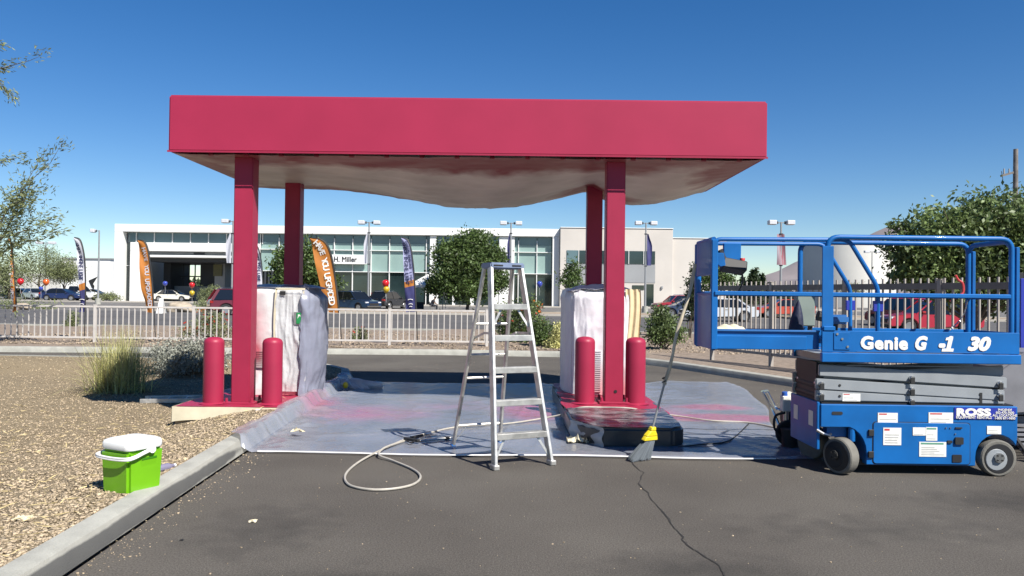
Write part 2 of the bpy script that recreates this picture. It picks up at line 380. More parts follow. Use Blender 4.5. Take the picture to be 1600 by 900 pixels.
# ------------------------------------------------------------------ foliage
def leaf_mesh(name, pts, size, aspect=.5, up=0.0, jit=.4, dirs=None):
    n = len(pts); pts = np.asarray(pts)
    a = rng.normal(size=(n, 3)) if dirs is None else np.asarray(dirs)+rng.normal(size=(n, 3))*.35
    a[:, 2] += up; a /= np.linalg.norm(a, axis=1)[:, None]
    b = np.cross(a, rng.normal(size=(n, 3))); b /= np.linalg.norm(b, axis=1)[:, None]
    c = np.cross(a, b)
    L = size*(1+rng.uniform(-jit, jit, (n, 1))); Wd = L*aspect
    v0 = pts; v1 = pts+a*L*.5+b*Wd*.5+c*L*.06; v2 = pts+a*L; v3 = pts+a*L*.5-b*Wd*.5+c*L*.06
    V = np.stack([v0, v1, v2, v3], 1).reshape(-1, 3)
    return fast_mesh(name, V, np.arange(4*n).reshape(n, 4))
def cloud(blobs, n, shell=.55, clump=.22, per=14):
    # points in leafy tufts scattered through a union of ellipsoids, denser towards the outside
    vol = np.array([b[3]*b[4]*b[5] for b in blobs])**.75; vol /= vol.sum(); out = []
    k = max(1, n//per)
    for b, q in zip(blobs, rng.multinomial(k, vol)):
        d = rng.normal(size=(q, 3)); d /= np.linalg.norm(d, axis=1)[:, None]
        r = shell+(1-shell)*rng.random((q, 1))**.7
        r = np.where(rng.random((q, 1)) < .3, rng.random((q, 1))**.5, r)*(1+.16*rng.normal(size=(q, 1)))
        c = d*r*np.array(b[3:6])+np.array(b[:3])
        sz = clump*np.array(b[3:6]).mean()*(.6+.8*rng.random((q, 1, 1)))
        out.append((c[:, None, :]+rng.normal(size=(q, per, 3))*sz*.6).reshape(-1, 3))
    return np.concatenate(out)
def limb(mb, a, b, r0, r1, wob=.08, k=5, n=7):
    a = Vector(a); b = Vector(b); L = (b-a).length; P = []
    for i in range(k+1):
        t = i/k; p = a.lerp(b, t)
        if 0 < i < k: p += Vector((random.uniform(-1, 1), random.uniform(-1, 1), random.uniform(-.5, .5)))*wob*L
        P.append(p)
    mb.tube(P, [lerp(r0, r1, i/k) for i in range(k+1)], n); return P
def tree(name, label, base, blobs, nleaf, lsize, tr, fork, leafm, group=None, cat='tree', shell=.5, aspect=.5, clump=.22, up=.2, per=14, lean=(0, 0)):
    t = thing(name, label, cat, base, 0, group); mb = MB()
    f = Vector((lean[0], lean[1], fork)); limb(mb, (0, 0, -.15), f, tr, tr*.75, .03, 4, 9)
    for b in blobs:
        e = Vector(b[:3]); P = limb(mb, f-Vector((0, 0, fork*.12*random.random())), e, tr*.5, tr*.12, .07)
        for q in range(2): limb(mb, P[3], e+Vector([random.uniform(-.8, .8)*b[3+i] for i in range(3)]), tr*.2, tr*.06, .08, 4, 5)
    part('trunk', mb, m_trunk, t)
    part('crown', leaf_mesh('crown', cloud(blobs, nleaf, shell, clump, per), lsize, aspect, up), leafm, t)
    return t
def bush(name, label, base, blobs, nleaf, lsize, leafm, flowers=None, nfl=0, fsize=.06, group=None, cat='bush', aspect=.5, stems=9, clump=.25):
    t = thing(name, label, cat, base, 0, group); mb = MB()
    for i in range(stems):
        b = random.choice(blobs); e = Vector(b[:3])+Vector((random.uniform(-.6, .6)*b[3], random.uniform(-.6, .6)*b[4], random.uniform(0, .5)*b[5]))
        limb(mb, (random.uniform(-.05, .05), random.uniform(-.05, .05), -.05), e, .014, .005, .06, 4, 5)
    part('stem', mb, m_trunk, t)
    part('foliage', leaf_mesh('foliage', cloud(blobs, nleaf, .4, clump, 10), lsize, aspect, .3), leafm, t)
    if flowers: tag(part('flower', leaf_mesh('flower', cloud(blobs, nfl, .95, .08, 5), fsize, .9, .5), flowers, t), kind='stuff')
    return t

# ================================================================== THE SETTING
# kerb line between drive and left gravel bed: x as a function of y
KX = [(-6, -2.30), (4.2, -2.51), (7.7, -2.69), (10, -2.80), (13, -2.90), (14.6, -2.98), (15.8, -3.25), (16.8, -3.9), (17.5, -5.0), (17.9, -7.0), (18.15, -12), (18.4, -34)]
kx = lambda y: interp(KX, y)
def grav_z(x, y):
    d = min(kx(y)-.2-x, 18.1-y if x < -3.5 else 9)
    return .115-.30*sstep(.05, 1.9, max(0, d))*sstep(17.9, 16.2, y)*lerp(.55, 1, sstep(6, 10, y)) + .02*math.sin(x*2.1+y)*math.sin(y*1.3)*sstep(.3, 1.2, d)

GY = [-60, -20, 10, 33.9, 34, 38, 42, 46, 50, 56, 62, 66, 70, 75, 80, 85, 90, 95, 100, 120, 150, 200, 300, 500, 900, 1600, 3000, 6000]
g = MB(); g.add([((u-.5)*2*(120+max(0, y)*1.4), y, -.75 if y < 34 else far_z(y)-.012) for y in GY for u in [i/12 for i in range(13)]],
    [(j*13+i, j*13+i+1, (j+1)*13+i+1, (j+1)*13+i) for j in range(len(GY)-1) for i in range(12)])
ground = struct('ground', g, m_lot)
AY = [-6+.25*i for i in range(114)]
a_ = MB(); a_.add([(lerp(max(kx(y)+.03, -33.5), 24, (i/20)**1.5), y, 0) for y in AY for i in range(21)],
    [(j*21+i, j*21+i+1, (j+1)*21+i+1, (j+1)*21+i) for j in range(len(AY)-1) for i in range(20)])
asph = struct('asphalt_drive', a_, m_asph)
# crack running across the drive
ck = MB(); pts = [(968, 702), (985, 712), (990, 728), (1006, 738), (998, 756), (1012, 770), (1024, 788), (1040, 803), (1052, 822), (1068, 838), (1066, 843), (1080, 856), (1100, 868), (1125, 884), (1134, 902), (1160, 940)]
P = []
for (x0, y0), (x1, y1) in zip(pts, pts[1:]):
    for i in range(5): P.append(gp(lerp(x0, x1, i/5)+random.uniform(-1.2, 1.2), lerp(y0, y1, i/5)+random.uniform(-1, 1), .004))
vs_ = []
for i, p in enumerate(P):
    w = random.uniform(.002, .0075); vs_ += [p+Vector((-w, 0, 0)), p+Vector((w, 0, 0))]
ck.add(vs_, [(2*i, 2*i+1, 2*i+3, 2*i+2) for i in range(len(P)-1)])
struct('crack', ck, m_crack, asph)

gb = MB()
ys = [-6+i*.2 for i in range(60)]+[6+i*.12 for i in range(104)]
ys = [y for y in ys if y < 18.4]
def grow(y):
    x1 = kx(y)-.17; out = []
    for i in range(61):
        t = i/60; x = x1-(t**2.2)*(26+x1+6)
        out.append((x, y, grav_z(x, y)+(random.uniform(-.008, .008) if 0 < i else 0)))
    return out
rows = [grow(y) for y in ys]
gb.add([p for r in rows for p in r], [(j*61+i, j*61+i+1, (j+1)*61+i+1, (j+1)*61+i) for j in range(len(rows)-1) for i in range(60)])
struct('gravel_bed', gb, m_grav)

def stones(name, xs, ys, zs, sz, m):
    n = len(xs)
    base = np.array([(x, y, z) for z in (-1, 1) for y in (-1, 1) for x in (-1, 1)], float)
    V = base[None]*(1+rng.uniform(-.45, .3, (n, 8, 3)))*(sz[:, None, None]*rng.uniform(.6, 1.3, (n, 1, 3))*np.array([1, 1, .65]))
    th = rng.uniform(0, 6.28, n); c, s_ = np.cos(th)[:, None], np.sin(th)[:, None]
    V = np.stack([V[..., 0]*c-V[..., 1]*s_, V[..., 0]*s_+V[..., 1]*c, V[..., 2]], -1)
    V += np.stack([xs, ys, zs], 1)[:, None, :]
    f = np.array([(0, 2, 3, 1), (4, 5, 7, 6), (0, 1, 5, 4), (2, 6, 7, 3), (0, 4, 6, 2), (1, 3, 7, 5)])
    Fc = (f[None]+8*np.arange(n)[:, None, None]).reshape(-1, 4)
    me = fast_mesh(name, V.reshape(-1, 3), Fc)
    return tag(link(name, me, m), kind='stuff')
# loose gravel on the bed
xs, ys2 = [], []
while len(xs) < 85000:
    y = 2.8+15*random.random()**1.7; x = kx(y)-.16-(random.random()**1.4)*(1.6+y*.62)
    xs.append(x); ys2.append(y)
xs = np.array(xs); ys2 = np.array(ys2); zz = np.array([grav_z(x, y) for x, y in zip(xs, ys2)])
stones('loose_gravel', xs, ys2, zz+.004, .0045+.0085*rng.random(len(xs))**3, m_stone)
# dry straw litter on the gravel
n = 3200; yy = 3.2+9*rng.random(n)**1.5; xx = np.array([kx(y)-.25 for y in yy])-rng.random(n)*(1+yy*.45)
zz = np.array([grav_z(x, y) for x, y in zip(xx, yy)])+.018
d_ = rng.normal(size=(n, 3)); d_[:, 2] *= .12
tag(link('straw_litter', leaf_mesh('straw_litter', np.stack([xx, yy, zz], 1), .09, .06, 0, .5, d_*1.0), m_straw), kind='stuff')
# grit on the asphalt along the gutter
n = 1300; yy = 2.5+12*rng.random(n)**1.3; xx = np.array([kx(y) for y in yy])+.02+np.abs(rng.normal(size=n))*.16
stones('gutter_grit', xx, yy, np.full(n, .002), .002+.005*rng.random(n)**4, m_stone)
n = 1500; yy = 3+17*rng.random(n); xx = rng.uniform(-2.3, 6, n)
stones('drive_grit', xx, yy, np.full(n, .002), .002+.004*rng.random(n)**3, m_stone)

def kerb(name, line, inner, m_top, m_face, h=.13, w=.19):
    # swept section: battered face with rounded nose, flat top
    sec = [(0, 0), (.012, .05), (.03, h-.035), (.045, h-.01), (.07, h), (w, h+.004), (w, -.25)]
    mb = MB(); P = []
    for (x0, y0), (x1, y1) in zip(line, line[1:]):
        k = max(1, int(math.hypot(x1-x0, y1-y0)/.35))
        P += [(lerp(x0, x1, i/k), lerp(y0, y1, i/k)) for i in range(k)]
    P.append(line[-1]); vs = []
    for i, (x, y) in enumerate(P):
        x0, y0 = P[max(0, i-1)]; x1, y1 = P[min(len(P)-1, i+1)]; L = math.hypot(x1-x0, y1-y0)
        nx, ny = -(y1-y0)/L*inner, (x1-x0)/L*inner
        vs += [(x+nx*o, y+ny*o, z) for o, z in sec]
    k = len(sec)
    face = MB(); face.add(vs, [(i*k+j, i*k+j+1, (i+1)*k+j+1, (i+1)*k+j) for i in range(len(P)-1) for j in range(k-1)])
    o = struct(name, face, m_top)
    o.data.materials.append(m_face)
    for p in o.data.polygons:
        if abs(p.normal.z) < .8: p.material_index = 1
    return o
kl = [(interp(KX, y), y) for y in (-6, -2, 1, 4.2, 6, 7.7, 10, 13, 14.6, 15.8, 16.8, 17.5)]+[(-7, 17.9), (-12, 18.15), (-34, 18.4)]
kerb('left_kerb', kl, 1, m_conc, m_kface)
KR = [(11.5, -6), (9.3, 2), (7.7, 7.5), (6.35, 11), (5.1, 14.6), (3.6, 18.2), (2.6, 20.0), (1.2, 21.1), (-2, 21.3), (-14, 20.4), (-34, 19.8)]
kerb('far_kerb', KR, -1, m_conc, m_conc, .14)
# gravel bank beyond the far kerb, up to the street
bank = MB()
KRI = [(11.7, -6), (9.5, 2), (7.88, 7.5), (6.53, 11), (5.28, 14.6), (3.75, 18.32), (2.72, 20.15), (1.25, 21.27), (-2, 21.48), (-14, 20.58), (-34, 19.98)]
def bz(x, y): return .135+.05*math.sin(x*.9)*math.sin(y*.7)+.02*math.sin(3.1*x+2*y)
RX = [(y, x) for x, y in KRI[:7]]
vsb = []; fsb = []; NX = 40
ln = []
for (x0, y0), (x1, y1) in zip(KRI, KRI[1:]):
    k = max(2, int(math.hypot(x1-x0, y1-y0)/.8)); ln += [(lerp(x0, x1, i/k), lerp(y0, y1, i/k)) for i in range(k)]
ln.append(KRI[-1])
for (x, y) in ln:
    tx, ty = (40, 34.2) if x > 6.4 else (lerp(40, 10, sstep(6.4, 3, x)), 34.2) if x > 3 else (lerp(10, x, sstep(3, -3, x)), 34.2)
    for i in range(NX+1):
        t = i/NX; px_, py_ = lerp(x, tx, t), lerp(y, ty, t)
        vsb.append((px_, py_, lerp(.13, bz(px_, py_), min(1, t*6)) if t < .97 else .08))
for j in range(len(ln)-1):
    for i in range(NX): fsb.append((j*(NX+1)+i, j*(NX+1)+i+1, (j+1)*(NX+1)+i+1, (j+1)*(NX+1)+i))
bank.add(vsb, fsb); struct('gravel_bank', bank, m_bank)
n = 9000; xx = rng.uniform(-16, 9, n); yy = 21.6+rng.random(n)**1.5*9
zz = np.array([bz(a, b) for a, b in zip(xx, yy)])
k_ = (xx < 2) | (yy > 21)
stones('bank_stones', xx[k_], yy[k_], zz[k_]+.004, .012+.022*rng.random(k_.sum())**2, mat('bank_stone', (.38, .30, .22), .9, island=.45, var=.1))
# street and the verge of the dealership lot
struct('street', MB().grid(lambda u, v: (-120+u*240, 34.4+v*23, far_z(34.4+v*23)+.004), 20, 24), m_street)
struct('near_street_kerb', MB().box(-120, 120, 34.15, 34.4, -.1, .15), m_conc)
m_verge = mat('verge_gravel', (.40, .31, .22), .95, var=.2, vscale=2)
m_side = mat('sidewalk_concrete', (.50, .46, .40), .85, var=.08, vscale=1)
for x0, x1 in ((-27, 12), (20, 60), (-100, -46)):
    struct('verge', MB().box(x0, x1, 58.2, 66, 0, far_z(60)+.13), m_verge)
    struct('sidewalk', MB().box(x0, x1, 57.4, 58.2, 0, far_z(57.5)+.15), m_side)
    struct('lot_kerb', MB().box(x0, x1, 66, 66.3, 0, far_z(66)+.16), m_conc)
struct('building_apron', MB().box(-60, 40, 88, 110, 0, far_z(94)+.03), m_side)

# mountains far behind
def mountain(name, sil, Y, dep, label):
    mb = MB(); nu, nv = 90, 26
    pts = [dp(px, py, Y) for px, py in sil]; tab = [(p.x, p.z) for p in pts]
    x0, x1 = tab[0][0], tab[-1][0]
    def fn(u, v):
        x = lerp(x0, x1, u); h = interp(tab, x)
        t = 1-abs(v-.5)*2
        r = .5+.5*math.sin(x*.012+3*math.sin(v*9+x*.004)); 
        return (x+40*math.sin(v*20), Y+(v-.5)*dep+90*math.sin(x*.007), h*(t**.8)*(1-.16*r*(1-t))+10*math.sin(x*.05+v*30)*t*(1-t)*4-2)
    mb.grid(fn, nu, nv); o = struct(name, mb, m_mount); return o
mountain('mountain', [(1150, 462), (1190, 446), (1215, 432), (1240, 421), (1262, 410), (1290, 396), (1330, 386), (1365, 364), (1388, 353), (1405, 357), (1440, 372), (1500, 398), (1580, 420), (1680, 450)], 3200, 1600, None)

# ================================================================== CANOPY
CF, CB, CL, CRt, SOF, TOP = 10.2, 13.6, -4.50, 3.22, 3.42, 4.15
can = thing('canopy', 'freshly painted red flat roofed canopy on four square posts over the drive', 'canopy', (-1.15, 11.8, 0))
T_ = .09
fa = MB().box(CL, CRt, CF, CF+T_, SOF, TOP); part('front_fascia', fa, m_red2, can, True, .02, 3)
part('rear_fascia', MB().box(CL, CRt, CB-T_, CB, SOF, TOP), m_red2, can, True, .02, 3)
part('side_fascia', MB().box(CL+.001, CL+T_, CF+T_+.002, CB-T_-.002, SOF+.001, TOP-.001), m_red2, can, True)
part('side_fascia', MB().box(CRt-T_, CRt-.001, CF+T_+.002, CB-T_-.002, SOF+.001, TOP-.001), m_red2, can, True)
part('roof_deck', MB().box(CL+T_+.002, CRt-T_-.002, CF+T_+.002, CB-T_-.002, TOP-.18, TOP-.12), m_bgrey, can, True)
part('ceiling_panel', MB().box(CL+T_+.002, CRt-T_-.002, CF+T_+.002, CB-T_-.002, SOF+.10, SOF+.13), m_white, can, True)
part('drip_edge', MB().box(CL-.008, CRt+.008, CF-.008, CF-.001, SOF-.012, SOF+.012), m_red, can, True)
XL, XR, YF, YB = -3.62, 1.32, 10.62, 13.0
for (x, y, zb) in ((XL, YF, .13), (XR, YF, .20), (XL-.02, YB, .13), (XR-.04, YB, .20)):
    c = part('column', MB().box(x-.125, x+.125, y-.125, y+.125, zb+.02, SOF+.09), m_red, can, True, .012, 2)
    b = part('base_plate', MB().box(x-.20, x+.20, y-.20, y+.20, zb, zb+.03), m_red, c, True, .006)
    for sx in (-1, 1):
        for sy in (-1, 1):
            part('bolt', MB().cyl((x+sx*.165, y+sy*.165, zb+.028), (x+sx*.165, y+sy*.165, zb+.085), .022, .017, 6), m_red, c, True)
part('bolt_hole', MB().lathe([(.022, 0), (.022, .004)], (XR+.02, YF-.131, .36), 10, 'y'), m_dark, can, True)
# row of fastener heads along the front of the ceiling
for i in range(16):
    x = CL+.5+i*.46
    part('fastener', MB().box(x-.03, x+.03, CF+.13, CF+.17, SOF-.03, SOF+.03), m_red, can, True)

def crease(x, y, z=0, f=1): # sharp folds of thin film: ridged noise in [0, 1]
    a = 1-abs(noise.noise(Vector((x*f, y*f, z*f)))); b = 1-abs(noise.noise(Vector((x*f*2.3+7, y*f*2.3+3, z*f*2.3+1))))
    return .65*a**5+.35*b**5
# masking film hung under the canopy ceiling
def sag(x, y):
    t = (y-CF)/(CB-CF)
    s = 0
    if -3.3 < x < 1.15:
        u = (x+3.3)/4.45; s = .30*(math.sin(math.pi*u**1.45)**1.15)*sstep(0, .75, t)
    if 1.25 < x < 3.15:
        u = (x-1.25)/1.9; s = .20*(math.sin(math.pi*min(1, u)**.8))*sstep(.05, .8, t)
    e = min(1, (x-CL)/.3, (CRt-x)/.3)
    w = .07*crease(x*.7, y*1.4, 4.4, .8)+.03*crease(x, y*1.5, 8.1, 2.1)
    return s*max(0, e)+w*(.35+1.2*s)*max(0, e)
cfm = MB().grid(lambda u, v: (lerp(CL+.03, CRt-.05, u), lerp(CF+.10, CB-.03, v), SOF-.01-sag(lerp(CL+.03, CRt-.05, u), lerp(CF+.1, CB-.03, v))), 150, 60)
single('ceiling_film', cfm, m_soffit, 'sagging translucent masking film with red overspray hung under the canopy ceiling', 'plastic film', (0, 0, 0), smooth=1.2)

# ================================================================== ISLANDS, BOLLARDS, WRAPPED MACHINES
ip = thing('concrete_pad', 'low pad with masked cream side and red top beside the left kerb', 'concrete pad', (-3.6, 11.4, 0))
pad_ol = [(-4.36, 10.18), (-2.98, 10.18), (-2.98, 13.4), (-4.36, 13.4)]
part('pad_core', MB().box(-4.36, -2.96, 10.2, 13.4, -.35, .13), m_orangeside, ip, True, .02, 2)
part('red_top', MB().grid(lambda u, v: (lerp(-4.37, -2.95, u)+.01*math.sin(v*40), lerp(10.19, 13.41, v), .136+.006*math.sin(u*30)*math.sin(v*37)), 30, 40), m_red, ip, True)
tp = MB().grid(lambda u, v: (lerp(-4.38, -2.94, u), 10.175-.012*math.sin(u*9)-.01*v, lerp(.134, -.075+.045*math.sin(u*5.2+.4)+.03*sstep(.6, 1, u), v)), 40, 4)
part('masking_strip', tp, m_tape, ip, True)
part('masking_strip', MB().grid(lambda u, v: (-4.385-.01*v, lerp(10.175, 13.4, u), lerp(.134, -.06+.03*math.sin(u*8), v)), 20, 3), m_tape, ip, True)
part('tape_join', MB().box(-3.3, -3.24, 10.150, 10.158, -.04, .12), m_ltxt, ip, True)

rp = thing('concrete_island', 'raised island under the right canopy posts, its front end wrapped in dark film', 'concrete island', (1.3, 10.5, 0))
ol = [(.62, 12.9), (.64, 9.1), (.74, 8.72), (.93, 8.44), (1.70, 8.46), (1.84, 8.6), (1.87, 8.95), (1.92, 12.9)]
def prism_z(poly, z0, z1):
    k = len(poly); mb = MB()
    return mb.add([(x, y, z0) for x, y in poly]+[(x, y, z1) for x, y in poly], [tuple(range(k-1, -1, -1)), tuple(range(k, 2*k))]+[(i, (i+1) % k, k+(i+1) % k, k+i) for i in range(k)])
back = [(.62, 12.9), (.63, 9.95), (1.9, 9.95), (1.92, 12.9)]
part('island_body', prism_z(back, 0, .195), m_blk_film, rp, True, .02, 2)
part('red_top', MB().grid(lambda u, v: (lerp(.64, 1.98, u)+.02*math.sin(v*19), lerp(9.72, 12.85, v)+.05*math.sin(u*17), .2+.006*math.sin(u*28)*math.sin(v*41)+(-.19*sstep(.93, 1, u))), 36, 40), m_red, rp, True)
m_topfilm = mat('front_film_top', (.30, .295, .31), .24, var=.35, vscale=5, bump=.5, bscale=8, vcol=(.045, .045, .055), stretch=(1, 3, 1),
                spots=[(0, -.6, .2, .8, .5, .5, 1.0), (-.3, -1.2, .2, .4, .4, .5, .6)], spotcol=(.30, .08, .11), spotn=6, spoth=1.0, spotk=.7)
front = [(.63, 9.94), (.64, 9.1), (.74, 8.72), (.93, 8.44), (1.70, 8.46), (1.84, 8.6), (1.87, 8.95), (1.89, 9.94)]
part('wrapped_front', prism_z(front, 0, .215), m_blk_film, rp, True, .03, 3)
inner = [(.66, 9.93), (.67, 9.12), (.765, 8.755), (.945, 8.475), (1.69, 8.49), (1.815, 8.62), (1.845, 8.96), (1.86, 9.93)]
def topfn(u, v):
    y = lerp(8.48, 9.93, v); x0 = interp([(8.475, .945), (8.755, .765), (9.12, .67), (9.93, .66)], y); x1 = interp([(8.48, 1.69), (8.62, 1.815), (8.96, 1.845), (9.93, 1.86)], y)
    x = lerp(x0, x1, u); return (x, y, .220+.008*math.sin(x*13+y*5)*math.sin(y*17))
part('film_top', MB().grid(topfn, 36, 40), m_topfilm, rp, True, smooth=1.2)
part('clear_corner', MB().grid(lambda u, v: (lerp(.63, .945, u)+.012*math.sin(v*9), lerp(8.95, 8.41, u)-.015*math.sin(u*14+v*4)-.02*v, lerp(.222, .004, v)), 20, 10), m_clear, rp, True)
# crumpled masking paper at the corner
cwp = gp(905, 694, .0)
cw = MB().grid(lambda u, v: (cwp.x+(u-.5)*.26+.05*noise.noise(Vector((u*5, v*5, 1))), cwp.y+(v-.5)*.16+.05*noise.noise(Vector((u*5, v*5, 4))), .012+.11*abs(noise.noise(Vector((u*4.5, v*4.5, 2.5))))+.03*abs(noise.noise(Vector((u*13, v*13, 2.5))))), 18, 14)
single('paper_scrap', cw, m_tape, 'crumpled shred of cream masking paper at the corner of the dark wrapped island', 'paper', gp(905, 694, 0))

def bollard(x, y, z, label):
    t = thing('bollard', label, 'bollard', (x, y, z), 0, 'red bollards in front of the canopy posts'); r = .132
    pr = [(r, 0), (r, .80), (r*.985, .815), (r*.90, .842), (r*.70, .862), (r*.4, .874), (.01, .878)]
    part('post', MB().lathe(pr, n=32), m_red, t)
    part('paint_puddle', MB().lathe([(r+.05, .002), (r+.035, .008), (r+.01, .016), (r-.01, .02)], n=28), m_red, t)
bollard(-3.985, 10.52, .137, 'red bollard left of the left front canopy post')
bollard(-3.215, 10.55, .137, 'red bollard between the left front canopy post and the plastic sheet')
bollard(.935, 10.52, .203, 'red bollard left of the right front canopy post')
bollard(1.605, 10.52, .203, 'red bollard right of the right front canopy post')

# left wrapped machine (frame: centre of front face)
km = thing('wrapped_machine', 'kiosk machine wrapped in white film and a grey bag behind left canopy post', 'machine', (-3.5, 11.45, .137))
def crumple(x, z, s=1): return -s*(.026*crease(x*1.1, z*.55, 3.3, 1.6)+.012*noise.noise(Vector((x*3, z*2, 1.7))))
part('cabinet', MB().box(-.50, .5, -.0, .8, 0, 1.52), m_white, km, bevel=.03, seg=2)
part('left_cover', MB().grid(lambda u, v: (-.54+crumple(u*2, v*2, 1.3), lerp(-.03, .85, u), lerp(0, 1.56, v)), 14, 24), m_filmbag, km)
part('front_wrap', MB().grid(lambda u, v: (lerp(-.545, .515, u), -.035+crumple(u, v*2.4)+.03*(abs(u-.5)*2)**12+.05*sstep(.94, 1, v), lerp(0.005, 1.555, v)), 60, 60), m_wrapL, km, smooth=1.2)
part('clear_flap', MB().grid(lambda u, v: (lerp(.08, .50, u)+.02*math.sin(v*6), -.062+crumple(u*2+1, v*3, 1.5), lerp(.06, 1.50, v)), 30, 50), m_clear, km, smooth=1.2)
def bagfn(u, v):
    a = lerp(-.25, math.pi*.62, u); rx, ry = .24, .52
    f = 1+.0*v; top = sstep(.86, 1, v)
    bx = .46+rx*math.sin(max(0, a)+.0)*(1-.45*top)*(1-.25*sstep(.25, 0, v))+crumple(u*3, v*3, 1.6)
    by = .42-ry*math.cos(a)*(1-.25*top)+crumple(u*2+2, v*2, 1.6)
    return (bx, by, lerp(.0, 1.60, v)-.06*top*u+.02*math.sin(u*9)*top)
part('side_bag', MB().grid(bagfn, 30, 40), m_filmbag, km, smooth=1.2)
part('top_cover', MB().grid(lambda u, v: (lerp(-.55, .66, u), lerp(-.03, .9, v), 1.555+.05*math.sin(math.pi*min(1, v*1.2))*math.sin(math.pi*u)**.5+crumple(u*2, v*2)), 24, 20), m_filmbag, km, smooth=1.2)
for x0, x1, z0, z1 in ((.055, .085, .25, 1.53), (.07, .49, 1.515, 1.545), (.46, .485, .05, 1.5)):
    part('tape_strip', MB().grid(lambda u, v: (lerp(x0, x1, u)+.012*math.sin(v*5+x0*30)*(z1-z0), -.082, lerp(z0, z1, v)), 6, 14), m_tape, km)
part('label_plate', MB().box(.335, .415, -.094, -.088, 1.02, 1.20), m_stgrey, km)
gl = part('green_label', MB().box(.375, .440, -.102, -.096, 1.035, 1.19), mat('label_green', (.02, .32, .09), .4, var=.1), km)
part('arrow_mark', MB().prism([(.39, 1.10), (.415, 1.15), (.43, 1.13), (.43, 1.16), (.40, 1.17)], -.106, -.1035), m_ltxt, gl)
part('display_window', MB().box(.13, .21, -.092, -.086, 1.44, 1.50), m_ktxt, km)
for i in range(9):
    part('vent_slat', MB().box(-.20, .06, -.075, -.05, .40+i*.028, .413+i*.028), m_wrapL, km)
# right wrapped machine
kr = thing('wrapped_machine', 'kiosk machine wrapped in white film and tan paper behind right canopy post', 'machine', (1.22, 11.42, .203))
part('cabinet', MB().box(-.40, .38, .02, .85, 0, 1.5), m_white, kr, bevel=.03, seg=2)
ring = [(-.50, .95), (-.475, .30), (-.36, .0), (-.18, -.06), (.12, -.065), (.42, -.03)]
def rfn(u, v):
    t = u*(len(ring)-1); i = min(len(ring)-2, int(t)); f = t-i
    x = lerp(ring[i][0], ring[i+1][0], f); y = lerp(ring[i][1], ring[i+1][1], f)
    top = sstep(.92, 1, v)
    return (x*(1-.06*top)+crumple(u*3, v*2, .7), y+.05*top+crumple(u*4+1, v*2.2, .9)+.012*sstep(.35, 0, v), lerp(0.003, 1.50, v)+.03*math.sin(u*7)*top)
part('front_wrap', MB().grid(rfn, 70, 60), m_wrapR, kr, smooth=1.2)
part('top_wrap', MB().grid(lambda u, v: (lerp(-.47, .56, u), lerp(0, .95, v), 1.49+.11*math.sin(math.pi*u)**.6*math.sin(math.pi*min(1, v*1.5+.1))+crumple(u*3, v*3)), 24, 20), m_wrapR, kr, smooth=1.2)
part('paper_drape', MB().grid(lambda u, v: (lerp(.36, .58, u)+.015*math.sin(v*7), -.05+.05*u+.018*math.sin(u*15+v*2)+.02*v*math.sin(u*8), lerp(1.52, .18+.1*u, v)), 24, 30), m_paper, kr, smooth=1.2)
part('paper_side', MB().grid(lambda u, v: (.585+.01*math.sin(v*9+u*4), lerp(0, .9, u), lerp(1.51, .1, v)), 16, 20), m_paper, kr, smooth=1.2)
for i in range(20):
    part('corrugation', MB().box(-.26, .02, -.090, -.06, .05+i*.030, .064+i*.030), m_wrapR, kr)

# ================================================================== DROP SHEET ON THE DRIVE
def sheet_z(x, y):
    k = kx(y); d = x-k
    base = .145*sstep(.10, -.03, d)
    w = .006*math.sin(3.1*x+1.7*math.sin(2.3*y))*math.sin(2.2*y+x)+.004*math.sin(11*x+4*y)*math.sin(3*y)+.0025*math.sin(27*y+5*x)
    fold = .012*math.exp(-((y-9.4-.25*x)/.05)**2)*sstep(-2.6, -1.8, x)*sstep(.2, -.4, x)+.010*math.exp(-((x+1.2-.12*y)/.04)**2)
    bunch = .06*crease(x*.8, y, 5.1, 1.7)*sstep(.7, .15, d)*sstep(-.3, .02, d)
    w = .016*crease(x, y*.8, 9.4, .9)+.010*crease(x*1.3, y, 2.2, 2.2)
    return .014+base+abs(w)+fold+bunch
def shfn(u, v):
    y = lerp(7.93+.03*math.sin(u*14), 14.35+.05*math.sin(u*17)+.8*sstep(.72, .86, u), v)
    xl = kx(y)-.16-.05*math.sin(v*20)+.14*sstep(.04, 0, v); xr = lerp(3.05, 4.05, sstep(0, .9, v))+.04*math.sin(v*16)
    x = lerp(xl, xr, u**1.0)
    return (x, y, sheet_z(x, y)*(sstep(-.002, .006, v)*.7+.3))
single('plastic_sheet', MB().grid(shfn, 260, 150), m_film, 'large translucent drop sheet with pink overspray spread over the drive', 'plastic sheet', (0, 0, 0), smooth=1.2)
# bright taped hem along the front edge
hem = MB().grid(lambda u, v: (lerp(-2.55, 2.6, u), 7.90+.03*math.sin(u*14*5.15/6+.6)+(v-.5)*.012-.02*abs(math.sin(u*5)), .022+.012*math.sin(math.pi*v)), 120, 3)
single('sheet_hem', hem, mat('film_hem', (.74, .73, .71), .4, var=.1), 'rolled white hem along the front edge of the drop sheet', 'plastic sheet', (0, 0, 0))
